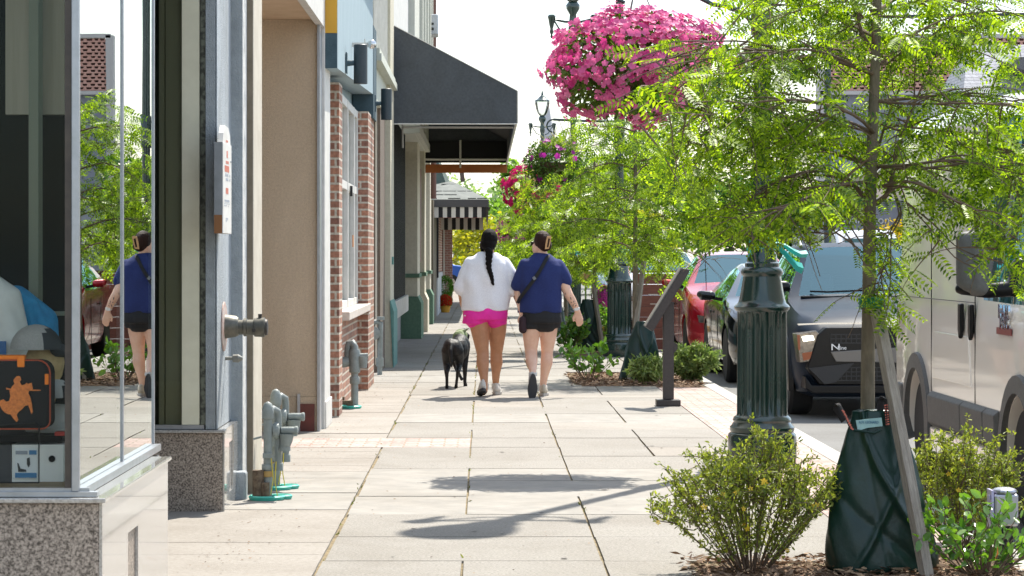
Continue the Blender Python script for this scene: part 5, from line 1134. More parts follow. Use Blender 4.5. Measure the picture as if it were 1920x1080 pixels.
crown_tree(13.2, 82, 2.85, 2.2, 'yellow leaved bush in front of the grey bank wall', 70, ('golden_leaves', (.50, .38, .01), (.62, .48, .03), (1.1, 1, .2)), z0=.02, n=2200, ls=.17)
crown_tree(14.6, 84, 3.6, 1.8, 'narrow green tree in front of the bank sign', 71, CG, z0=.1, n=1800, ls=.17)
crown_tree(3.4, 160, 7.0, 6, 'distant green tree behind the second basket', 72, CP, z0=.02, n=2600, ls=.4)
# ================================================================== vehicles
M_tyre = mat('tyre_rubber', (.015, .015, .016), .85, bump=.3, bscale=60)
M_well = mat('wheel_well', (.006, .006, .006), .95)
M_rim = mat('silver_rim', (.45, .43, .40), .3, metal=.9)
M_rimd = mat('dark_rim', (.08, .08, .085), .3, metal=.8)
M_trim = mat('grey_plastic_trim', (.085, .085, .082), .6, c2=(.11, .11, .105), nscale=30, bump=.15, bscale=300)
M_blkp = mat('black_gloss_plastic', (.006, .006, .007), .3, spec=.25)
M_lens = glassmat('lamp_lens', (.75, .75, .75), 1.5)
G_car = glassmat('car_glass', (.40, .72, .78), 1.5, .62, gcol=(.55, .88, 1.0))
M_seat = mat('dark_seats', (.035, .038, .042), .8)
def paint(name, c, rough=.25, metal=.4): return mat(name, c, rough, metal, coat=.55, spec=.35)
def wheel(par, xs, y, r, wd, rim, side=-1, spokes=7):
    z = r-.1
    a = MB().lathe((xs, y, z), [(r*.62, 0), (r*.93, .0), (r, .03), (r, wd-.03), (r*.93, wd), (r*.5, wd)], 36, 'x'); o = a.build('wheel', M_tyre, par, smooth=True)
    s = MB().lathe((xs+.012, y, z), [(r*.64, 0), (r*.62, .012), (r*.58, .04), (r*.56, .12)], 30, 'x', cap=False).lathe((xs+.02, y, z), [(r*.10, -.006), (r*.14, .0), (r*.14, .04)], 16, 'x')
    for k in range(spokes):
        q = 2*math.pi*k/spokes; s.obox((xs+.03, y+math.cos(q)*r*.34, z+math.sin(q)*r*.34), .03, r*.5, r*.15, (q, 0, 0))
    s.build('rim', rim, o, smooth=True)
    MB().lathe((xs+.075, y, z), [(r*.6, 0), (r*.6, .005)], 24, 'x').build('brake_disc', M_well, o)
def car(root, Yf, st, wy, wr, pm, glass_st, tag_mats=None, seats=True, arch=True):
    """st: stations (y, half width, zb, zbelt, zt, wt); root at the body centre line on the road"""
    cx = root.location.x; zr = -.1; rings = []
    for (y, w_, zb, zbelt, zt, wt) in st:
        half = [(0, zb), (.80*w_, zb), (.94*w_, zb+.05), (.985*w_, zb+.18), (w_, (zb*.5+zbelt*.5)), (.995*w_, zbelt-.09), (.965*w_, zbelt), (wt+.02 if zt-zbelt > .2 else wt+.05, zt-.07 if zt-zbelt > .2 else zt-.025), (wt*.93, zt-.018), (wt*.5, zt), (0, zt+.006)]
        ring = [Vector((cx+x, Yf+y, zr+z)) for x, z in half]+[Vector((cx-x, Yf+y, zr+z)) for x, z in half[-2:0:-1]]
        rings.append(ring)
    mb = MB(); mb.rings(rings, True); n = len(rings[0])
    side = (6, n-7); ws = (8, 9, 10, 11)
    for i in range(len(rings)-1):
        for j in range(n):
            if i in glass_st['wind'] and j in ws: mb.mi[i*n+j] = 1
            if i in glass_st['rear'] and j in ws: mb.mi[i*n+j] = 1
            if i in glass_st['side'] and j in side: mb.mi[i*n+j] = 2
    o = mb.build('body', [pm, G_car, G_car], None)
    cut = []
    for y in wy:
        cut.append(MB().lathe((cx-2, Yf+y, zr+wr), [(wr*1.13, 0), (wr*1.13, 4)], 36, 'x').build('cut', pm))
    # only bite the flanks
    for c in cut: boolean(o, [c])
    split_by_material(o, ['body', 'windscreen', 'side_window'], root, cx, Yf+2.8)
    hw = max(s[1] for s in st)
    MB().box(cx-hw+.24, cx+hw-.24, Yf+.35, Yf+st[-1][0]-.3, zr+st[3][2]+.02, zr+st[3][2]+.35).build('underbody', M_well, root)
    for y in wy:
        wheel(root, cx-hw+.015, Yf+y, wr, .22, M_rim); wheel(root, cx+hw-.24, Yf+y, wr, .22, M_rim)
    return hw
def seat_row(root, cx, y, z, hw):
    for s in (-.38, .38):
        MB().obox((cx+s, y, z+.28), .48, .14, .56, (R(-12), 0, 0)).obox((cx+s, y+.1, z+.66), .24, .09, .17, (R(-12), 0, 0)).obox((cx+s, y-.3, z), .48, .5, .12).build('seat', M_seat, root, bevel=.04)
def arch_flare(root, cx, hw, y, r, m, wd=.075, s=-1, z=None, prot=.02):
    mb = MB(); out = []
    for k in range(19):
        q = R(-12+204*k/18); c0, s0 = math.cos(q), math.sin(q); zc = r-.1 if z is None else z
        out.append([Vector((cx+s*(hw-.05), y+c0*(r*1.10), zc+s0*r*1.10)), Vector((cx+s*(hw+prot), y+c0*(r*1.13), zc+s0*r*1.13)), Vector((cx+s*(hw+prot*.8), y+c0*(r*1.13+wd), zc+s0*(r*1.13+wd))), Vector((cx+s*(hw-.03), y+c0*(r*1.16+wd), zc+s0*(r*1.16+wd)))])
    mb.rings(out, True); mb.build('arch_trim', m, root, smooth=True)
# ---- dark crossover facing the camera
Yf = 23.62; cx = 3.80
suv = thing('parked_car', (cx, Yf, -.1), 'dark grey crossover car facing the camera, one running lamp lit, behind the tree trunk', 'car', 'vehicles parked along the kerb')
pg = mat('dark_grey_car_paint', (.016, .024, .038), .38, 0, coat=.05, spec=.07)
st = [(.0, .62, .30, .62, .66, .52), (.05, .76, .24, .70, .74, .66), (.16, .86, .20, .80, .86, .72), (.38, .915, .19, .87, .95, .76), (.80, .925, .19, .92, 1.02, .79), (1.20, .925, .20, .95, 1.09, .80), (1.34, .925, .20, .97, 1.14, .79), (2.02, .92, .20, .99, 1.60, .60), (2.25, .92, .20, 1.0, 1.64, .60), (3.2, .92, .20, 1.02, 1.645, .60), (3.75, .915, .22, 1.05, 1.60, .58), (4.15, .88, .28, 1.08, 1.18, .66), (4.33, .80, .36, .95, 1.05, .62)]
hw = car(suv, Yf, st, (.86, 3.52), .335, pg, dict(wind=(6,), rear=(10,), side=(6, 7, 8, 9)))
seat_row(suv, cx, Yf+2.25, .48, hw); MB().obox((cx, Yf+1.55, .93), 1.5, .45, .10).build('dashboard', M_seat, suv, bevel=.03)
MB().tube([(cx+.38+.17*math.cos(q), Yf+1.72+.05*math.sin(q), .98+.16*math.sin(q)) for q in [2*math.pi*k/16 for k in range(17)]], .016, 6).build('steering_wheel', M_seat, suv)
for yy in (.86, 3.52): arch_flare(suv, cx, hw, Yf+yy, .335, M_blkp, .06)
def fr(u, v, Y=Yf): return (X(u, Y), Z(v, Y))
def xz(pts, Y=Yf): return [fr(u, v, Y) for u, v in pts]
# black front mask: grille, intakes, bumper blades
MB().prism(xz([(1532, 628), (1548, 614), (1800, 610), (1822, 628), (1838, 690), (1812, 722), (1536, 722), (1512, 690)]), 'y', Yf-.035, Yf+.25).build('front_mask', M_blkp, suv, bevel=.012)
g = MB()
for v in (626, 634, 642, 688, 696, 704, 712):
    g.box(X(1556, Yf), X(1806, Yf), Yf-.042, Yf-.034, Z(v+2, Yf), Z(v, Yf))
for q in range(26):
    u = 1556+q*9.6
    for v0, v1 in ((626, 644), (688, 714)): g.box(X(u, Yf), X(u+1.6, Yf), Yf-.041, Yf-.034, Z(v1, Yf), Z(v0, Yf))
g.prism(xz([(1515, 690), (1600, 680), (1566, 716), (1545, 720)]), 'y', Yf-.06, Yf-.037)
g.build('grille_slat', mat('grille_grey', (.03, .031, .034), .4, spec=.3), suv)
MB().prism(xz([(1508, 705), (1520, 722), (1830, 722), (1845, 705), (1842, 730), (1826, 737), (1524, 737), (1508, 728)]), 'y', Yf-.075, Yf+.3).build('bumper_lip', M_blkp, suv, bevel=.008)
MB().prism(xz([(1556, 659), (1700, 650), (1790, 659), (1770, 676), (1700, 680), (1566, 678)]), 'y', Yf-.055, Yf-.036).build('bumper_blade', mat('bumper_grey', (.16, .15, .14), .4, .4), suv, bevel=.006)
text('N', .085, mat('badge_white', (.8, .8, .8), .3), 'badge', suv, (X(1565, Yf), Yf-.06, Z(651, Yf)), (R(90), 0, 0), .003, xs=1.4)
text('Line', .05, mat('badge_white', (.8, .8, .8), .3), 'badge', suv, (X(1577, Yf), Yf-.06, Z(652, Yf)), (R(90), 0, 0), .003)
# head lamps (one seen beside the trunk, its twin behind)
for s in (0, 1):
    def mir(pts): return [(2*cx-p[0], p[1]) for p in pts][::-1] if s else pts
    a = MB().prism(mir(xz([(1493, 626), (1530, 620), (1544, 634), (1530, 676), (1500, 680)])), 'y', Yf-.02, Yf+.30).build('headlight', mat('lamp_housing', (.30, .26, .22), .2, metal=.6, c2=(.12, .11, .10), nscale=25), suv, bevel=.006)
    MB().prism(mir(xz([(1503, 631), (1523, 629), (1526, 637), (1506, 640)])), 'y', Yf-.028, Yf-.021).build('running_lamp', None or (lambda: (_m.setdefault('drl', (lambda m: (m.__setattr__('use_nodes', True), m.node_tree.nodes['Principled BSDF'].inputs['Emission Color'].__setattr__('default_value', (1, 1, .85, 1)), m.node_tree.nodes['Principled BSDF'].inputs['Emission Strength'].__setattr__('default_value', 6), m)[-1])(bpy.data.materials.new('drl')))))(), a)
    MB().prism(mir(xz([(1494, 628), (1499, 628), (1500, 656), (1496, 656)])), 'y', Yf-.028, Yf-.021).prism(mir(xz([(1503, 662), (1528, 658), (1524, 672), (1506, 676)])), 'y', Yf-.028, Yf-.021).build('amber_lens', mat('amber_lens', (.28, .07, .02), .3), a)
    MB().prism(mir(xz([(1495, 607), (1545, 605), (1800, 604), (1800, 606), (1545, 608), (1497, 610)])), 'y', Yf-.0, Yf+.02).build('hood_seam', mat('chrome_strip', (.5, .5, .5), .2, metal=1), suv) if not s else None
def mirror(root, x, y, z, m, s=-1, sc_=1.0):
    o = blob(MB().cap((x-.02*s*-1, y, z), .055*sc_, (x+s*.15*sc_, y-.01, z+.012), .05*sc_).cap((x+s*.02, y+.03, z-.03), .03, (x+s*.14*sc_, y+.02, z-.03), .03), 'mirror', m, root, .012, 3)
    MB().obox((x-s*.05, y+.02, z-.04), .14, .05, .04, (0, R(-10*s), 0)).build('mirror_arm', M_blkp, o)
mirror(suv, X(1476, Yf+1.5), Yf+1.5, Z(537, Yf+1.5), M_blkp); mirror(suv, 2*cx-X(1476, Yf+1.5), Yf+1.5, Z(537, Yf+1.5), M_blkp, 1)
for s in (-1, 1): MB().tube([(cx+s*.62, Yf+2.1, 1.50), (cx+s*.62, Yf+2.25, 1.575), (cx+s*.63, Yf+3.4, 1.58), (cx+s*.63, Yf+3.6, 1.50)], .020, 8).build('roof_rail', M_rim, suv, smooth=True)
MB().tube([(cx-.10, Yf+1.33, 1.075), (cx-.45, Yf+1.30, 1.06), (cx-.62, Yf+1.36, 1.065)], .010, 6).tube([(cx+.5, Yf+1.31, 1.065), (cx+.1, Yf+1.31, 1.075), (cx-.05, Yf+1.36, 1.085)], .010, 6).build('wiper', M_blkp, suv)
MB().box(cx-.72, cx+.72, Yf+1.26, Yf+1.30, 1.008, 1.02).build('cowl', M_blkp, suv)
# ---- black saloon and red hatchback behind it
def saloon(cx, Yf, pm, label, L_=4.55, H=1.44, nm='parked_car', anten=False, rim=M_rim):
    t = thing(nm, (cx, Yf, -.1), label, 'car', 'vehicles parked along the kerb'); k = L_/4.55; h = H/1.44
    st = [(.0, .60, .30, .55, .60, .50), (.06, .74, .22, .64, .69, .64), (.2, .84, .19, .73, .79, .70), (.5, .89, .18, .82, .89, .74), (.95, .905, .18, .89, .96, .77), (1.35, .905, .19, .92, 1.01, .78), (1.5, .905, .19, .93, 1.05, .76), (2.25, .90, .19, .95, 1.41, .56), (2.6, .90, .19, .96, 1.45, .56), (3.2, .90, .20, .97, 1.43, .55), (3.85, .89, .22, .99, 1.12, .62), (4.3, .86, .28, .98, 1.06, .64), (4.55, .76, .36, .88, .96, .58)]
    st = [(a*k, b, c*h if c > .3 else c, d*h, e*h, f) for a, b, c, d, e, f in st]
    hw = car(t, Yf, st, (.88*k, 3.55*k), .33, pm, dict(wind=(6,), rear=(9,), side=(6, 7, 8)))
    seat_row(t, cx, Yf+2.3*k, .42, hw)
    ym = Yf+1.62*k
    for s in (-1, 1): mirror(t, cx+s*.97, ym, .93*h-.1+.11, pm, s)
    MB().prism([(cx-.5, .28), (cx+.5, .28), (cx+.6, .45), (cx-.6, .45)], 'y', Yf-.02, Yf+.1).build('grille', M_blkp, t)
    for s in (-1, 1):
        MB().prism([(cx+s*.48, .47), (cx+s*.76, .50), (cx+s*.78, .60), (cx+s*.5, .56)], 'y', Yf-.01, Yf+.35).build('headlight', mat('lamp_housing', (.30, .26, .22), .2, metal=.6), t)
    if anten: MB().tube([(cx-.55, Yf+1.25, .9), (cx-.565, Yf+1.27, 1.35)], .006, 5).build('aerial', M_blkp, t)
    MB().box(cx-hw-.004, cx-hw+.002, Yf+1.75*k, Yf+1.76*k, .15, .8).box(cx-hw-.004, cx-hw+.002, Yf+2.75*k, Yf+2.76*k, .15, .8).box(cx-hw-.02, cx-hw-.006, Yf+2.5*k, Yf+2.68*k, .70, .73).build('door_line', M_blkp, t)
    return t
blk = saloon(3.77, 29.75, paint('black_car_paint', (.006, .008, .008), .12, .2), 'black saloon car between the nearest street lamp and the red car', 4.5, 1.42)
red = saloon(3.70, 35.05, paint('red_car_paint', (.38, .012, .022), .2, .3), 'red car with thin aerial, beyond the slanted information panel', 4.4, 1.56, anten=True)
saloon(3.75, 52, paint('white_car_paint', (.6, .6, .62), .25, .1), 'silver white car beyond the plank barrier', 4.5, 1.62)
saloon(3.8, 66, paint('blue_grey_car_paint', (.12, .17, .24), .25, .3), 'blue grey car far down the kerb behind the third street lamp', 4.5, 1.5)
# ---- pale van
Yv = 12.95; vx = 2.93; cx = vx+1.02
van = thing('parked_van', (cx, Yv, -.1), 'pale silver delivery van with grey lower cladding at the right edge', 'van', 'vehicles parked along the kerb')
pv = mat('pale_silver_paint', (.95, .89, .79), .25, .0, coat=.6, spec=.5)
L_ = 5.35
stv = [(-.75, .70, .30, .80, .86, .60), (-.6, .92, .24, .95, 1.02, .75), (-.1, 1.0, .22, 1.10, 1.18, .84), (.3, 1.01, .22, 1.16, 1.36, .84), (1.05, 1.02, .24, 1.22, 2.30, .80), (1.35, 1.02, .24, 1.22, 2.46, .86), (2.2, 1.02, .24, 1.23, 2.50, .90), (4.2, 1.02, .24, 1.23, 2.50, .90), (5.25, 1.02, .26, 1.23, 2.49, .90), (5.40, .99, .32, 1.20, 2.43, .86)]
rings = []
for (y, w_, zb, zbelt, zt, wt) in stv:
    half = [(0, zb), (.88*w_, zb), (.965*w_, zb+.05), (.99*w_, zb+.16), (.998*w_, .62), (w_, .80), (w_*.996, zbelt-.12), (.982*w_, zbelt), (.975*w_, zbelt+.02), (wt+.05, zt-.16), (wt*.94, zt-.03), (wt*.6, zt), (0, zt+.006)]
    rings.append([Vector((cx+x, Yv+y, z-.1)) for x, z in half]+[Vector((cx-x, Yv+y, z-.1)) for x, z in half[-2:0:-1]])
mb = MB(); mb.rings(rings, True); n = len(rings[0])
for j in (8, n-9):
    mb.mi[3*n+j] = 1; mb.mi[4*n+j] = 1; mb.mi[5*n+j] = 1
for j in (9, 10, 11, 12, 13, 14): mb.mi[3*n+j] = 1
o = mb.build('body', [pv, G_car], None)
yr, yfw, wr = Yv+4.35, Yv+1.05, .345
for yy in (yr, yfw): boolean(o, [MB().lathe((cx-2, yy, wr-.1), [(wr*1.16, 0), (wr*1.16, 4)], 40, 'x').build('cut', pv)])
split_by_material(o, ['body', 'side_window'], van, cx, Yv)
MB().box(cx-.72, cx+.72, Yv, Yv+5.2, .16, .7).build('underbody', M_well, van)
for yy in (yr, yfw): wheel(van, vx+.03, yy, wr, .23, M_rim, spokes=8); wheel(van, cx+.78, yy, wr, .23, M_rim)
for yy in (yr, yfw): arch_flare(van, cx, 1.02, yy, wr*1.06, M_trim, .10, prot=.030, z=wr-.1)
cl = MB()
y0, y1 = yfw+.56, yr-.54
for a, b_ in ((y0, y0+.34), (y0+.35, y0+1.05), (y0+1.06, y1)):
    cl.add([(vx-.002, a, .30), (vx-.03, a+.01, .33), (vx-.034, a+.01, .50), (vx-.002, a, .53), (vx-.002, b_, .30), (vx-.03, b_-.01, .33), (vx-.034, b_-.01, .50), (vx-.002, b_, .53)], [(0, 1, 2, 3), (7, 6, 5, 4), (0, 4, 5, 1), (1, 5, 6, 2), (2, 6, 7, 3), (3, 7, 4, 0)])
cl.build('side_cladding', M_trim, van, bevel=.006)
MB().box(vx-.012, vx+.03, y0-.02, y1+.02, .13, .295).build('sill', pv, van, bevel=.012)
MB().box(vx-.015, vx+.1, yr+.62, Yv+5.38, .20, .52).build('rear_corner_trim', M_trim, van, bevel=.02)
sm = MB()
yA, yB = 4800*vx/(1746-908), 4800*vx/(1828-908)
for yy, z0, z1 in ((yA, .15, 2.2), (yB, .15, 2.2)): sm.box(vx-.0015, vx+.004, yy-.004, yy+.004, z0, z1)
sm.build('door_seam', M_well, van)
MB().box(vx-.002, vx+.004, yB+.0, yr+.55, 1.128, 1.133).build('slide_rail', M_trim, van)
# pressed waist panel and highlight lines
MB().prism([(yB+.10, .62), (yr-.62, .62), (yr-.66, .92), (yB+.2, .92)], 'x', vx-.006, vx+.01).build('pressed_panel', pv, van, bevel=.005)
for yy, s in ((4800*vx/(1806-908), -1), (4800*vx/(1825-908), 1)):
    MB().prism([(yy-.05, 1.12), (yy+.035, 1.12), (yy+.035, .96), (yy+.005, .90), (yy-.05, .95)], 'x', vx-.03, vx-.002).build('door_handle', M_blkp, van, bevel=.01)
ch_ = mat('chrome_badge', (.65, .65, .68), .15, metal=1)
yb = 4800*vx/(1884-908)
text('RAM', .115, ch_, 'badge', van, (vx-.004, yb, Z(586, yb)), (R(90), 0, R(-90)), .006, xs=1.3)
text('1500', .115, ch_, 'badge', van, (vx-.004, yb, Z(606, yb)), (R(90), 0, R(-90)), .006, xs=1.1)
MB().box(vx-.008, vx-.002, yb-.20, yb+.20, Z(628, yb), Z(615, yb)).build('badge_plate', mat('badge_red', (.22, .03, .03), .3), van)
# door mirror: tall black twin head on a thick lower arm
ym = 13.35
def mq(u, v, d=0): return P(u, v, ym+d)
mo = blob(MB().cap(mq(1808, 450), .045, mq(1812, 530), .055).cap(mq(1812, 530), .055, mq(1840, 540), .05).cap(mq(1840, 540), .05, mq(1850, 450), .05).cap(mq(1808, 450), .045, mq(1850, 445), .045).cap(mq(1826, 460), .06, mq(1828, 535), .06), 'mirror', M_trim, van, .012, 3)
blob(MB().cap(mq(1800, 542), .03, mq(1855, 548), .035).cap(mq(1855, 545), .04, mq(1905, 540), .045).cap(mq(1905, 540), .05, mq(1912, 500, .05), .05), 'mirror_arm', M_blkp, van, .012, 3)
for s in (-1, 1):
    MB().prism([(cx+s*.50, .52), (cx+s*.86, .60), (cx+s*.92, .86), (cx+s*.84, .98), (cx+s*.60, .74)], 'y', Yv-.80, Yv-.35).build('headlight', mat('lamp_housing', (.30, .26, .22), .2, metal=.6), van, bevel=.01)
MB().prism([(cx-.48, .42), (cx+.48, .42), (cx+.56, .66), (cx+.50, .72), (cx-.50, .72), (cx-.56, .66)], 'y', Yv-.80, Yv-.5).build('grille', M_blkp, van, bevel=.01)
MB().prism([(cx-.95, .14), (cx+.95, .14), (cx+1.0, .38), (cx-1.0, .38)], 'y', Yv-.82, Yv-.2).build('bumper', M_trim, van, bevel=.04)
MB().box(cx-.25, cx+.25, Yv-.84, Yv-.825, .22, .34).build('number_plate', M_whtr, van)
# ---- blue pickup crossing at the end, white van over the road
bt = thing('blue_pickup', (-1.5, 112, -.1), 'blue pickup crossing the street at the far end of the pavement', 'pickup')
Yb = 112; pb = paint('bright_blue_paint', (.01, .09, .38), .3, .2)
MB().prism([(-3.6, .25), (-1.0, .25), (-.95, .75), (-1.0, .98), (-1.35, 1.02), (-1.65, 1.42), (-2.9, 1.44), (-3.0, 1.0), (-3.6, 1.0)], 'y', Yb-1, Yb+.8).build('body', pb, bt, bevel=.06)
MB().prism([(-1.42, 1.04), (-1.68, 1.36), (-2.2, 1.38), (-2.2, 1.04)], 'y', Yb-1.02, Yb-1.005).build('side_window', mat('pickup_window', (.04, .12, .13), .1), bt)
for x_ in (-1.45, -3.1):
    w_ = MB().lathe((x_, Yb-1.05, .26), [(.2, 0), (.34, .0), (.36, .03), (.36, .2)], 28, 'y').build('wheel', M_tyre, bt, smooth=True); MB().lathe((x_, Yb-1.06, .26), [(.19, 0), (.19, .02)], 20, 'y').build('rim', M_rim, w_)
wv = thing('white_van', (11.9, 80, -.1), 'white van across the street, its roof showing over the grey crossover', 'van')
MB().prism([(78, .2), (84, .2), (84, 2.1), (80.2, 2.22), (79.5, 2.1), (78.6, 1.3), (78, 1.2)], 'x', 10.9, 12.8).build('body', paint('white_car_paint', (.6, .6, .62)), wv, bevel=.08)
MB().prism([(11.05, 1.95), (11.1, 1.4), (12.6, 1.4), (12.65, 1.95)], 'y', 78.55, 79.0).build('windscreen', mat('pickup_window', (.04, .12, .13), .1), wv)
MB().lathe((10.92, 79.2, .26), [(.2, -.02), (.36, -.02), (.36, .2)], 24, 'x').lathe((10.92, 83, .26), [(.2, -.02), (.36, -.02), (.36, .2)], 24, 'x').build('wheel', M_tyre, wv)
# ================================================================== across the street
M_bank = mat('grey_bank_cladding', (.26, .27, .31), .7, c2=(.22, .23, .27), nscale=2)
bank = thing('bank_building', (15, 90, 0), 'grey bank building with green round emblem and pale raised sign letters', 'building')
Yk = 90
MB().box(X(1562, Yk), X(1745, Yk), Yk, Yk+12, -.1, Z(376, Yk)).build('sign_wall', M_bank, bank)
MB().box(X(1562, Yk)-.1, X(1745, Yk)+.1, Yk-.1, Yk+12, Z(376, Yk), Z(372, Yk)).build('coping', M_whtr, bank)
ec = (X(1600, Yk), Yk-.02, Z(394, Yk))
e = MB(); e.lathe(ec, [(.17, -.02), (.17, .02)], 30, 'y'); e.build('round_emblem', mat('emblem_green', (.03, .38, .09), .5), bank)
text('Huntington', .40, mat('sign_letters', (.62, .62, .62), .5), 'sign_text', bank, (X(1570, Yk), Yk-.04, Z(413, Yk)), (R(90), 0, 0), .02, align='LEFT')
hb = thing('pale_blue_building', (11.9, 100, 0), 'pale blue clapboard building left of the grey bank', 'building')
Yh = 100
MB().box(X(1538, Yh), X(1560, Yh), Yh, Yh+10, -.1, Z(360, Yh)).build('wall', mat('pale_blue_boards', (.42, .52, .58), .7, c2=(.36, .46, .52), nscale=3, stretch=(1, 1, 6)), hb)
for i in range(5): MB().box(X(1540+i*4, Yh), X(1542+i*4, Yh), Yh-.03, Yh-.001, .4, Z(418, Yh)).build('window', mat('pane_blue_dark', (.05, .08, .1), .2), hb)
MB().box(X(1534, Yh), X(1564, Yh), Yh-.2, Yh+10, Z(360, Yh), Z(354, Yh)).build('roof', M_dgs, hb)
def pole(x, y, h, r_, label, nm='utility_pole'):
    t = thing(nm, (x, y, -.1), label, 'pole'); MB().tube([(x, y, -.1), (x, y, h)], [r_, r_*.8], 12).build('pole', mat('dark_pole', (.04, .06, .07), .5), t, smooth=True); return t
pole(X(1560, 85), 85, Z(366, 85), .10, 'dark teal pole at the left edge of the grey bank wall')
tpole = pole(X(1552, 60), 60, 7.6, .09, 'grey steel signal pole left of the brick lattice tower', 'signal_pole')
MB().box(X(1534, 60), X(1546, 60), 59.8, 60.1, Z(85, 60), Z(20, 60)).tube([(X(1552, 60), 60, 7.0), (20, 60, 7.2)], .05, 8).build('signal_head', mat('signal_dark', (.03, .04, .05), .5), tpole, bevel=.01)
tan2 = thing('beige_building', (18, 86, 0), 'plain beige building behind the pale van', 'building')
Yt = 86
MB().box(X(1745, Yt)+.2, 26, Yt, Yt+20, -.1, Z(300, Yt)).build('wall', mat('beige_wall', (.46, .37, .31), .8, c2=(.40, .32, .27), nscale=.6), tan2)
MB().box(X(1745, Yt)+.1, 26.2, Yt-.15, Yt+20, Z(300, Yt), Z(294, Yt)).build('coping', M_whtr, tan2)
for i in range(3):
    f_ = MB().box(18.2+i*2.2, 19.4+i*2.2, Yt-.04, Yt-.001, .8, 2.6).build('window', M_whtr, tan2); MB().box(18.3+i*2.2, 19.3+i*2.2, Yt-.06, Yt-.041, .9, 2.5).build('pane', mat('pane_blue_dark', (.05, .08, .1), .2), f_)
shb = thing('shingled_roof_building', (24, 120, 0), 'building with pale grey shingle roof and dark cornice in the upper right corner', 'building')
Yr = 120
MB().box(X(1806, Yr), 34, Yr+.3, Yr+14, -.1, Z(235, Yr)).build('wall', mat('beige_wall', (.46, .37, .31), .8), shb)
MB().add([(X(1800, Yr), Yr, Z(240, Yr)), (34, Yr, Z(240, Yr)), (34, Yr+6, Z(84, Yr+6)), (X(1815, Yr+6), Yr+6, Z(84, Yr+6)), (X(1800, Yr), Yr+14, Z(240, Yr)), (34, Yr+14, Z(240, Yr))], [(0, 1, 2, 3), (3, 2, 5, 4), (0, 3, 4), (1, 5, 2), (0, 4, 5, 1)]).build('shingle_roof', brickmat('pale_shingles', (.40, .40, .42), (.30, .30, .32), (.2, .2, .22), bw=.32, rh=.17, ms=.02), shb)
Yd = Yr+1.0
MB().prism([(X(1896, Yd), Z(122, Yd)), (X(1905, Yd), Z(108, Yd)), (29, Z(92, Yd)), (29, Z(150, Yd)), (X(1915, Yd), Z(130, Yd))], 'y', Yd, Yr+6.5).build('cornice', mat('dark_cornice', (.10, .10, .11), .7), shb)
tw_ = thing('lattice_tower', (33, 192, 0), 'tall building with pinkish brick lattice screen across its top, seen through the leaves', 'building')
Yw = 192; xa, xb, zb_, zt_ = X(1545, Yw), X(1935, Yw), Z(170, Yw), Z(66, Yw)
MB().box(xa+.2, xb+6, Yw+.5, Yw+2, -.1, zt_-.3).build('tower_body', mat('blue_grey_tower', (.20, .21, .25), .8), tw_)
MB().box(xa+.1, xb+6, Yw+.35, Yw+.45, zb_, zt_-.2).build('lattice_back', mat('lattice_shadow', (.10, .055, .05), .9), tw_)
lat = MB(); px1, pz1 = .52, .26
nz_ = int((zt_-zb_)/pz1); nx_ = int((xb-xa)/px1)
for j in range(nz_):
    z = zb_+j*pz1; lat.box(xa, xb+6, Yw, Yw+.3, z, z+.10)
    for i in range(nx_+12):
        x = xa+i*px1+(j % 2)*px1/2; lat.add([(x-.13, Yw+.02, z+.10), (x+.13, Yw+.02, z+.10), (x+.08, Yw+.02, z+pz1), (x-.08, Yw+.02, z+pz1)], [(0, 1, 2, 3)])
lat.build('lattice_screen', mat('pink_brick', (.50, .29, .24), .8, c2=(.42, .22, .18), nscale=3), tw_, fixn=False)
MB().box(xa-.3, xb+6, Yw-.1, Yw+.3, zt_-.2, zt_+.1).box(xa-.3, xb+6, Yw-.1, Yw+.3, zb_-.3, zb_-.02).box(xa-.5, xa, Yw-.1, Yw+1, 0, zt_).build('band', mat('tower_band', (.40, .38, .38), .7), tw_)
rb = thing('row_building', (20, 140, 0), 'long pale building far down the opposite side of the street', 'building')
MB().box(15, 22, 104, 118, -.1, 4.2).build('wall', mat('pale_row_wall', (.46, .45, .42), .8), rb)
rf = thing('church_spire', (3.3, 260, 0), 'tiny distant spire above the trees right of the lamp lantern', 'spire')
MB().lathe((X(1027, 260), 260, 0), [(1.0, 0), (1.0, 12), (.7, 13.5), (.1, 17)], 8).build('spire', mat('spire_grey', (.4, .4, .42), .7), rf)
# ================================================================== people and dog
def skin(name, c, c2): 
    m = mat(name, c, .5, c2=c2, nscale=16); b = m.node_tree.nodes['Principled BSDF']; b.inputs['Subsurface Weight'].default_value = .08; b.inputs['Subsurface Radius'].default_value = (.02, .008, .004); return m
def limb(mb, pts):
    for a, b_ in zip(pts[:-1], pts[1:]): mb.cap(a[0], a[1], b_[0], b_[1], 14)
    return mb
def hand(mb, w_, tip, thumb, curl=(0, .02, 0), s=1.0):
    """palm and five fingers from the wrist point towards tip; thumb gives the thumb side"""
    w_ = Vector(w_); tip = Vector(tip); d = (tip-w_).normalized(); th = Vector(thumb).normalized(); th = (th-d*th.dot(d)).normalized(); nn = d.cross(th)
    cu = Vector(curl)
    for o in (-.024, -.008, .008, .024): mb.cap(w_+th*o*.6*s, .013*s, w_+d*.085*s+th*o*s, .0125*s, 8)
    for i, (o, l) in enumerate(((.027, .072), (.010, .082), (-.008, .076), (-.024, .058))):
        a = w_+d*.085*s+th*o*s; b_ = a+(d*.55+cu*6)*l*s*.9; c = b_+(d*.3+cu*14)*l*s*.6
        mb.cap(a, .0098*s, b_, .0088*s, 8); mb.cap(b_, .0088*s, c, .0075*s, 8)
    a = w_+d*.03*s+th*.028*s; b_ = a+(d*.6+th*.55)*.042*s; c = b_+(d*.9+th*.1)*.032*s
    mb.cap(a, .013*s, b_, .0105*s, 8); mb.cap(b_, .0105*s, c, .009*s, 8)
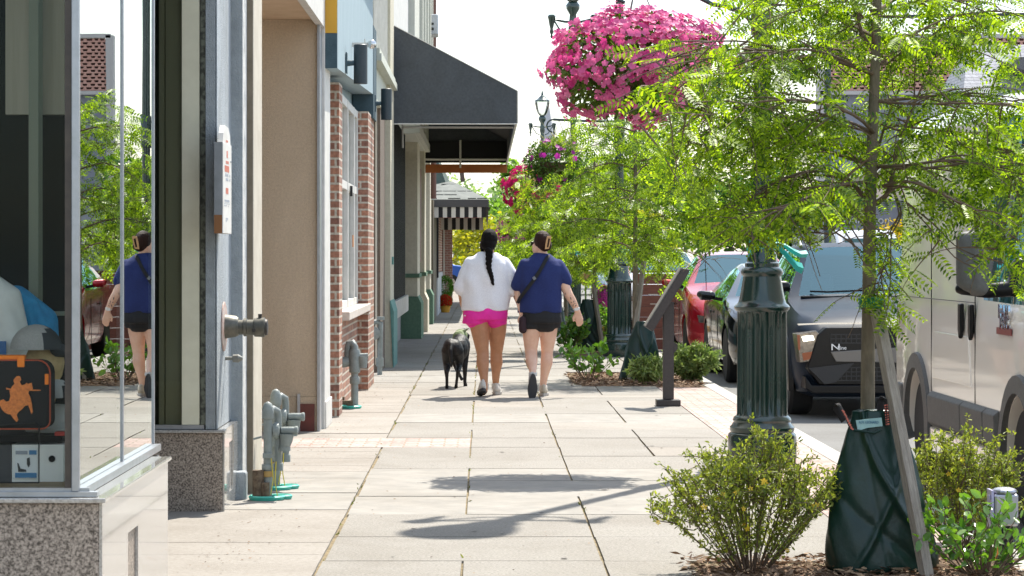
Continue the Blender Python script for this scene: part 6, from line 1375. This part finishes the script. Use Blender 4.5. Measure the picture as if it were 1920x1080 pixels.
def shoe(par, c, yaw, pitch, m1, m2, L_=.27, heel_up=0):
    """sneaker; c is the heel bottom, pitch lifts the heel, toe away from the viewer"""
    e = Matrix.Translation(Vector(c)) @ Euler((R(pitch), 0, R(yaw))).to_matrix().to_4x4()
    def T(mb):
        mb.v = [e @ q for q in mb.v]; return mb
    up = MB().cap((0, .035, .048), .036, (0, .05, .085), .034).cap((0, .05, .05), .040, (0, .17, .042), .040).cap((0, .17, .042), .040, (0, .225, .035), .033).cap((0, .06, .075), .034, (0, .16, .055), .036).cap((0, .01, .06), .028, (0, .0, .105), .018)
    b = Vector((0, 0, 0))
    o = blob(T(up), 'shoe', m1, par, .009, 3)
    so_ = MB(); n = 22; rr = []
    out = []
    for k in range(n):
        a = 2*math.pi*k/n; yy = .128+.140*math.sin(a); xw_ = (.046 if math.sin(a) > -.2 else .038)*math.cos(a); out.append((xw_, yy))
    so_.rings([[Vector((x*1.0, y, .0)) for x, y in out], [Vector((x*1.1, y*1.0, .012)) for x, y in out], [Vector((x*1.06, y, .028)) for x, y in out]], True)
    T(so_).build('sole', m2, o, smooth=True)
    return o
PY = 25.9; kp_ = F/PY
# ---------------- woman in the grey shirt
ux, vb = 915, 742
o1 = Vector((X(ux, PY), PY, 0))
def W(u, v, dy=0): return o1+Vector(((u-ux)/kp_, dy, (vb-v)/kp_))
M_sk1 = skin('warm_brown_skin', (.50, .245, .13), (.43, .205, .105)); M_hair1 = mat('black_hair', (.003, .002, .002), .6, spec=.12, c2=(.009, .006, .005), nscale=50, stretch=(6, 6, .6), bump=.8, bscale=50)
w1 = thing('person', tuple(o1), 'woman with long black braid, light grey boxy shirt and magenta shorts, walking away', 'person')
b = MB()
b.ell(W(917, 452, .015), (.074, .092, .108)).ell(W(913, 463, .06), (.052, .05, .06)).cap(W(917, 470), .052, W(914, 485), .062)
b.ell(W(903.5, 455, .03), (.012, .012, .024)).ell(W(931.5, 455, .03), (.010, .012, .022)).ell(W(908, 458, .105), (.014, .02, .018))
b.eloft([(o1.x-.01, PY, 1.40, .10, .07), (o1.x-.01, PY, 1.36, .17, .09), (o1.x-.01, PY, 1.2, .18, .12), (o1.x-.01, PY, 1.0, .17, .12), (o1.x-.01, PY, .88, .18, .13), (o1.x-.01, PY-.01, .78, .19, .14)], 20)
# legs: left trails with the heel lifting, right is forward
limb(b, [(W(895, 580, .0), .115), (W(900.5, 622, -.015), .095), (W(904, 655, -.03), .068), (W(905.5, 664, -.035), .062), (W(905, 682, -.07), .066), (W(907, 702, -.11), .046), (W(908.5, 720, -.14), .034), (W(908, 732, -.15), .036)])
limb(b, [(W(932, 580, .03), .115), (W(932, 622, .08), .095), (W(931.5, 655, .12), .067), (W(930.5, 664, .125), .061), (W(931, 682, .125), .065), (W(930, 702, .13), .044), (W(929.5, 722, .14), .033), (W(929.5, 732, .145), .036)])
b.ell(W(897, 592, -.06), (.10, .07, .09)).ell(W(929, 592, -.05), (.10, .07, .09))
# arms
limb(b, [(W(886, 498), .045), (W(872, 520, .03), .050), (W(866, 548, .06), .045), (W(868, 570, .20), .036), (W(871, 585, .30), .027)])
limb(b, [(W(944, 498), .045), (W(958, 520), .050), (W(967, 548, -.01), .046), (W(973, 565, -.0), .038), (W(979, 586, .04), .026)])
hand(b, W(979, 586, .04), W(985, 606, .05), (-1, .1, 0), (-.01, .008, 0), 1.0); hand(b, W(871, 585, .30), W(875, 600, .36), (1, 0, .2), (.01, .01, 0), 1.0)
blob(b, 'body', M_sk1, w1, .0085, 5)
M_sh1 = mat('heather_grey_jersey', (.84, .84, .88), .9, c2=(.72, .72, .77), nscale=120, bump=.25, bscale=200)
s = MB(); cx_ = o1.x
def E(v, ul, ur, ry, dy=0): return ((X((ul+ur)/2, PY)), PY+dy, (vb-v)/kp_, (ur-ul)/2/kp_, ry)
s.eloft([E(583, 865, 955, .155, .0), E(570, 865, 956, .158), E(548, 864, 957, .160), E(525, 864, 957, .158), E(508, 869, 955, .150), E(495, 872, 953, .138), E(486, 878, 948, .115), E(479, 889, 940, .090), E(474, 898, 932, .075)], 28, pw=.85)
limb(s, [(W(884, 495), .075), (W(874, 515), .082), (W(867, 540), .088)]); limb(s, [(W(945, 495), .075), (W(955, 515), .080), (W(962, 541), .084)])
blob(s, 'shirt', M_sh1, w1, .010, 6)
o = w1.children[-1]
# fabric creases as gentle relief
def crease(o, amp, seed, fz=16):
    me = o.data; n = len(me.vertices); co = np.empty(n*3); me.vertices.foreach_get('co', co); co = co.reshape(-1, 3); no = np.empty(n*3); me.vertices.foreach_get('normal', no); no = no.reshape(-1, 3)
    x, y, z = co.T; d = amp*(np.sin(z*fz+x*11+seed)*np.cos(x*17-z*7+2*seed)+.6*np.sin(x*31+z*19+seed)*np.sin(z*9-x*5)); co += no*d[:, None]; me.vertices.foreach_set('co', co.ravel()); me.update()
crease(o, .0065, 1)
def cuff_cut(o, planes):
    for (p, nrm) in planes:
        bm = bmesh.new(); bm.from_mesh(o.data); lp = Vector(p)-wloc(o.parent)
        near = [v for v in bm.verts if (v.co-lp).length < .17]
        fs = list({f for v in near for f in v.link_faces}); es = list({e for f in fs for e in f.edges}); vs = list({v for f in fs for v in f.verts})
        bmesh.ops.bisect_plane(bm, geom=vs+es+fs, plane_co=lp, plane_no=Vector(nrm).normalized(), clear_outer=True)
        bm.to_mesh(o.data); bm.free()

M_pk = mat('magenta_shorts', (.85, .02, .36), .7, c2=(.75, .018, .30), nscale=12, bump=.3, bscale=60)
s = MB(); s.eloft([E(576, 870, 950, .145), E(590, 867, 952, .155, -.01), E(600, 868, 951, .155, -.01)], 24, pw=.9)
limb(s, [(W(893, 590, .0), .118), (W(892, 597, -.01), .118)]); limb(s, [(W(929, 590, .02), .118), (W(929, 598, .03), .115)])
s.eloft([E(576, 870, 950, .14), E(606, 866, 914, .13, -.01), E(608, 867, 913, .12, -.01)], 20); s.eloft([E(585, 890, 950, .14), E(608, 910, 951, .13, .03), E(610, 911, 950, .12, .03)], 20)
blob(s, 'shorts', M_pk, w1, .009, 4); crease(w1.children[-1], .005, 4)
MB().obox(W(872, 592, -.118), .012, .003, .012).build('shorts_logo', M_whtr, w1)
hr = MB().ell(W(917.5, 449, -.005), (.086, .098, .108)).ell(W(916, 459, -.045), (.078, .065, .075)).cap(W(916, 465, -.07), .048, W(918, 476, -.085), .036).ell(W(905, 462, .02), (.03, .05, .07))
blob(hr, 'hair', M_hair1, w1, .008, 3)
br_ = MB(); pth = [(917, 472), (917, 480), (916.5, 488), (916, 496), (917, 504), (919, 511), (921, 517), (922.5, 523), (923.5, 529)]
for i, (u, v) in enumerate(pth):
    q = i/len(pth); rr = .036*(1-.62*q); br_.ell(W(u-1.5*(1-q), v-2, -.135-.035*min(1, q*2.2)), (rr, rr*.75, .030), (0, R(28), 0), 10, 7); br_.ell(W(u+1.5*(1-q), v+2, -.135-.035*min(1, q*2.2)), (rr, rr*.75, .030), (0, R(-28), 0), 10, 7)
br_.cap(W(923, 528, -.17), .010, W(924.5, 533, -.17), .003)
blob(br_, 'braid', M_hair1, w1, .006, 1)
M_wsh = mat('white_sneaker', (.62, .60, .57), .7, c2=(.52, .50, .47), nscale=40); M_sol = mat('worn_sole', (.45, .43, .40), .8); M_sold = mat('dark_sole', (.05, .05, .055), .8)
shoe(w1, W(906, 741.0, -.30)+Vector((0, .0, .055)), 6, -14, M_wsh, M_sold)
shoe(w1, W(930.5, 741.5, .08)+Vector((0, 0, .0)), -4, 0, M_wsh, M_sol)
for (u, v, dy) in ((908.3, 724, -.14), (930, 726, .12)): MB().lathe(W(u, v, dy+.02)-Vector((0, 0, .03)), [(.043, 0), (.044, .05), (.041, .06)], 16).build('sock', M_wsh, w1, smooth=True)
# ---------------- woman in the navy shirt
ux, vb = 1016, 739; PY2 = 25.8; PY = PY2; kp_ = F/PY
o1 = Vector((X(ux, PY), PY, 0))
M_sk2 = skin('fair_skin', (.78, .50, .37), (.72, .43, .30)); M_hair2 = mat('dark_brown_hair', (.016, .006, .004), .55, spec=.18, c2=(.04, .015, .010), nscale=40, stretch=(3, 3, 3), bump=.7, bscale=60)
w2 = thing('person', tuple(o1), 'woman in navy shirt and black shorts with claw clip, sunglasses and tattooed arm, walking away', 'person')
b = MB()
b.ell(W(1015, 452, .015), (.078, .092, .108)).ell(W(1007, 463, .045), (.05, .05, .06)).cap(W(1016, 468), .055, W(1016, 484), .066)
b.ell(W(1008.5, 458, -.045), (.016, .014, .026)).ell(W(1000, 457, .05), (.012, .02, .014))
b.eloft([(o1.x, PY, 1.40, .10, .07), (o1.x, PY, 1.36, .17, .09), (o1.x, PY, 1.2, .17, .12), (o1.x, PY, 1.0, .17, .12), (o1.x, PY, .86, .18, .13), (o1.x, PY-.01, .76, .18, .14)], 20)
limb(b, [(W(996, 590, .0), .105), (W(996, 622, -.02), .090), (W(995.5, 650, -.02), .067), (W(996, 660, -.03), .062), (W(996.5, 672, -.12), .062), (W(997.5, 684, -.22), .044), (W(998, 692, -.29), .034), (W(998, 697, -.31), .034)])
limb(b, [(W(1029, 590, .03), .105), (W(1028, 622, .04), .090), (W(1026.5, 650, .06), .066), (W(1026, 660, .06), .060), (W(1025, 677, .04), .063), (W(1021, 700, .04), .043), (W(1018.5, 718, .04), .033), (W(1018, 730, .045), .036)])
b.ell(W(1000, 592, -.03), (.085, .06, .07)).ell(W(1029, 592, -.03), (.085, .06, .07))
limb(b, [(W(1044, 498), .048), (W(1052, 515), .055), (W(1061, 538, -.02), .050), (W(1066, 549, -.03), .046), (W(1074, 562, -.01), .041), (W(1082, 578, .02), .028)])
hand(b, W(1082.5, 579, .02), W(1088, 602, .03), (-1, .2, -.1), (-.006, .009, 0), 1.15)
limb(b, [(W(988, 498), .048), (W(976, 520, .02), .054), (W(972, 545, .02), .045), (W(974, 562, -.0), .038), (W(978, 583, -.06), .028)])
hand(b, W(978, 584, -.06), W(983, 604, -.07), (-1, 0, 0), (.006, .004, 0), 1.0)
blob(b, 'body', M_sk2, w2, .0085, 5)
M_sh2 = mat('navy_jersey', (.010, .020, .10), .9, c2=(.018, .032, .14), nscale=110, bump=.25, bscale=200)
s = MB()
s.eloft([E(583, 970, 1054, .150), E(570, 972, 1054, .155), E(548, 974, 1053, .155), E(525, 973, 1054, .155), E(508, 973, 1056, .150), E(495, 975, 1055, .138), E(486, 981, 1049, .115), E(479, 992, 1040, .088), E(472, 1001, 1031, .070)], 28, pw=.85)
limb(s, [(W(986, 495), .075), (W(977, 515), .078), (W(972, 530), .078)]); limb(s, [(W(1046, 495), .075), (W(1053, 510), .076), (W(1059, 524), .076)])
blob(s, 'shirt', M_sh2, w2, .010, 6); o = w2.children[-1]; crease(o, .006, 7)
s = MB(); s.eloft([E(578, 975, 1052, .145), E(592, 976, 1053, .152, -.01), E(602, 977, 1053, .15, -.01)], 24, pw=.9)
s.eloft([E(585, 976, 1030, .14), E(610, 977, 1015, .115, -.02), E(613, 978, 1014, .105, -.02)], 20); s.cap(W(1000, 604, -.03), .085, W(1028, 604, -.03), .085); s.eloft([E(585, 1000, 1052, .14), E(609, 1014, 1052, .115, .03), E(612, 1015, 1051, .105, .03)], 20)
blob(s, 'shorts', mat('black_shorts', (.010, .010, .012), .8, bump=.3, bscale=80), w2, .009, 4); crease(w2.children[-1], .004, 2)
hr = MB().ell(W(1017, 448, -.005), (.088, .098, .105)).ell(W(1022, 456, -.05), (.070, .060, .068)).cap(W(1012, 440, -.02), .05, W(1026, 458, -.075), .045)
blob(hr, 'hair', M_hair2, w2, .008, 3)
cc = W(1026.5, 452, -.125)
MB().prism([(cc.x-.030, cc.z-.065), (cc.x+.012, cc.z-.06), (cc.x+.038, cc.z+.055), (cc.x+.030, cc.z+.07), (cc.x-.008, cc.z+.065), (cc.x-.022, cc.z-.0)], 'y', cc.y-.012, cc.y+.0).prism([(cc.x-.010, cc.z-.045), (cc.x+.006, cc.z-.045), (cc.x+.022, cc.z+.04), (cc.x+.006, cc.z+.045)], 'y', cc.y-.0165, cc.y-.0125, 1).build('hair_clip', [mat('tan_clip', (.52, .30, .13), .35), M_hair2], w2, bevel=.004)
sg = MB().obox(W(998.5, 453.5, .085), .03, .03, .042).obox(W(1004, 452, .03), .012, .13, .010, (0, 0, R(24))).build('sunglasses', M_blkp, w2, bevel=.006)
MB().tube([W(1028, 475, -.055), W(1024, 482, -.125), W(1014, 500, -.158), W(1000, 522, -.165), W(986, 540, -.155), W(974, 556, -.10), W(970, 566, -.02)], .020, 8, sq=.25).build('strap', M_blk, w2, smooth=True)
cb = W(1001, 518, -.175); MB().obox(cb, .030, .012, .034, (0, R(-35), 0)).build('strap_buckle', mat('buckle_grey', (.16, .17, .19), .4), w2, bevel=.003)
bg_ = MB().cap(W(980, 596, -.10), .040, W(980, 614, -.10), .042).cap(W(982, 600, -.06), .04, W(982, 612, -.06), .04); blob(bg_, 'pouch', mat('dark_plum_fabric', (.03, .012, .018), .8), w2, .009, 2)
MB().lathe(W(1081.5, 576, .02)-Vector((.004, 0, .012)), [(.031, 0), (.034, .006), (.034, .024), (.031, .030)], 16).obox(W(1080, 576, -.015), .034, .010, .034).build('watch', mat('white_watch', (.7, .68, .64), .4), w2)
tt = MB(); r_ = random.Random(8)
arm = [(W(1056, 535, -.055), .0), (W(1060, 541, -.062), .0), (W(1070, 556, -.062), 0), (W(1074, 562, -.050), 0), (W(1077, 566, -.040), 0), (W(1071, 562, -.058), 0), (W(1079, 571, -.028), 0), (W(1075, 569, -.040), 0), (W(1061, 546, -.065), 0), (W(1068, 553, -.068), 0)]
for p, _ in arm:
    pts = [p+Vector((r_.uniform(-.010, .010), r_.uniform(-.002, .002), r_.uniform(-.016, .016))) for q in range(4)]; tt.tube(pts, .0034, 4)
tt.build('tattoo', mat('tattoo_ink', (.10, .085, .085), .7), w2)
shoe(w2, W(1019, 739, -.05), -3, 0, mat('tan_sneaker', (.52, .47, .38), .7, c2=(.42, .38, .31), nscale=40), M_sol)
shoe(w2, W(999, 697, -.36)+Vector((-.0, -.03, .0)), 10, -76, mat('grey_sneaker', (.38, .37, .37), .7), M_sold)
MB().lathe(W(998, 699, -.31), [(.042, 0), (.043, .03), (.04, .035)], 14).build('sock', M_wsh, w2, smooth=True); MB().lathe(W(1018.3, 727, .04), [(.043, 0), (.043, .035), (.04, .04)], 14).build('sock', M_wsh, w2, smooth=True)
# ---------------- dog
ux, vb = 855, 726; PY = 27.2; kp_ = F/PY; o1 = Vector((X(ux, PY), PY, 0))
M_fur = mat('black_fur', (.006, .006, .007), .5, spec=.3, c2=(.018, .016, .016), nscale=18, stretch=(1, 1, .4), bump=.5, bscale=120)
dg_ = thing('dog', tuple(o1), 'slim black short haired dog with green neckerchief, walking away beside the woman in grey', 'dog')
b = MB()
b.ell(W(845, 648, .02), (.085, .11, .095)).ell(W(853, 650, .02), (.075, .11, .095)).ell(W(852, 652, .20), (.092, .20, .095)).ell(W(860, 654, .46), (.105, .17, .135)).ell(W(864, 650, .52), (.10, .13, .13))
b.cap(W(862, 640, .55), .085, W(864, 630, .70), .062).ell(W(863, 629, .76), (.062, .075, .058)).cap(W(863, 633, .80), .040, W(864, 637, .92), .028)
# ears
b.cap(W(857, 625, .72), .020, W(850, 630, .71), .020).cap(W(850, 630, .71), .020, W(850, 637, .71), .012); b.cap(W(871, 625, .72), .020, W(877, 630, .71), .020).cap(W(877, 630, .71), .020, W(876, 640, .71), .012)
# hind legs: knee forward, hock back
limb(b, [(W(842, 655, .02), .085), (W(839.5, 672, .07), .062), (W(838.5, 684, .05), .042), (W(837.5, 694, -.06), .026), (W(838, 706, -.05), .017), (W(838, 719, -.03), .017), (W(838, 724, .0), .021)])
limb(b, [(W(856, 655, .02), .080), (W(860, 672, .12), .056), (W(860.5, 684, .12), .038), (W(859, 693, .0), .025), (W(857, 706, .04), .017), (W(855.5, 718, .07), .017), (W(855, 724, .10), .021)])
limb(b, [(W(869, 660, .50), .065), (W(871, 676, .50), .040), (W(871, 692, .48), .028), (W(871, 708, .49), .021), (W(871, 719, .50), .019), (W(872, 724, .52), .024)])
limb(b, [(W(853, 660, .50), .060), (W(851, 676, .46), .040), (W(852, 684, .44), .028), (W(858, 698, .40), .020), (W(863, 707, .37), .017), (W(865, 711, .36), .020)])
b.cap(W(846, 642, -.07), .026, W(845, 654, -.13), .022).cap(W(845, 654, -.13), .022, W(846, 672, -.14), .017).cap(W(846, 672, -.14), .017, W(848, 686, -.13), .008)
blob(b, 'body', M_fur, dg_, .008, 3)
nk = MB().cap(W(861, 634, .60), .083, W(863, 630, .65), .076)
nk.cap(W(868, 622, .60), .018, W(878, 616, .58), .006).cap(W(866, 630, .55), .03, W(871, 640, .47), .012)
blob(nk, 'neckerchief', mat('green_neckerchief', (.10, .14, .05), .8, c2=(.30, .33, .20), nscale=30, ramp=(.5, .6)), dg_, .008, 1)
# ------------------------------------------------------------------ end
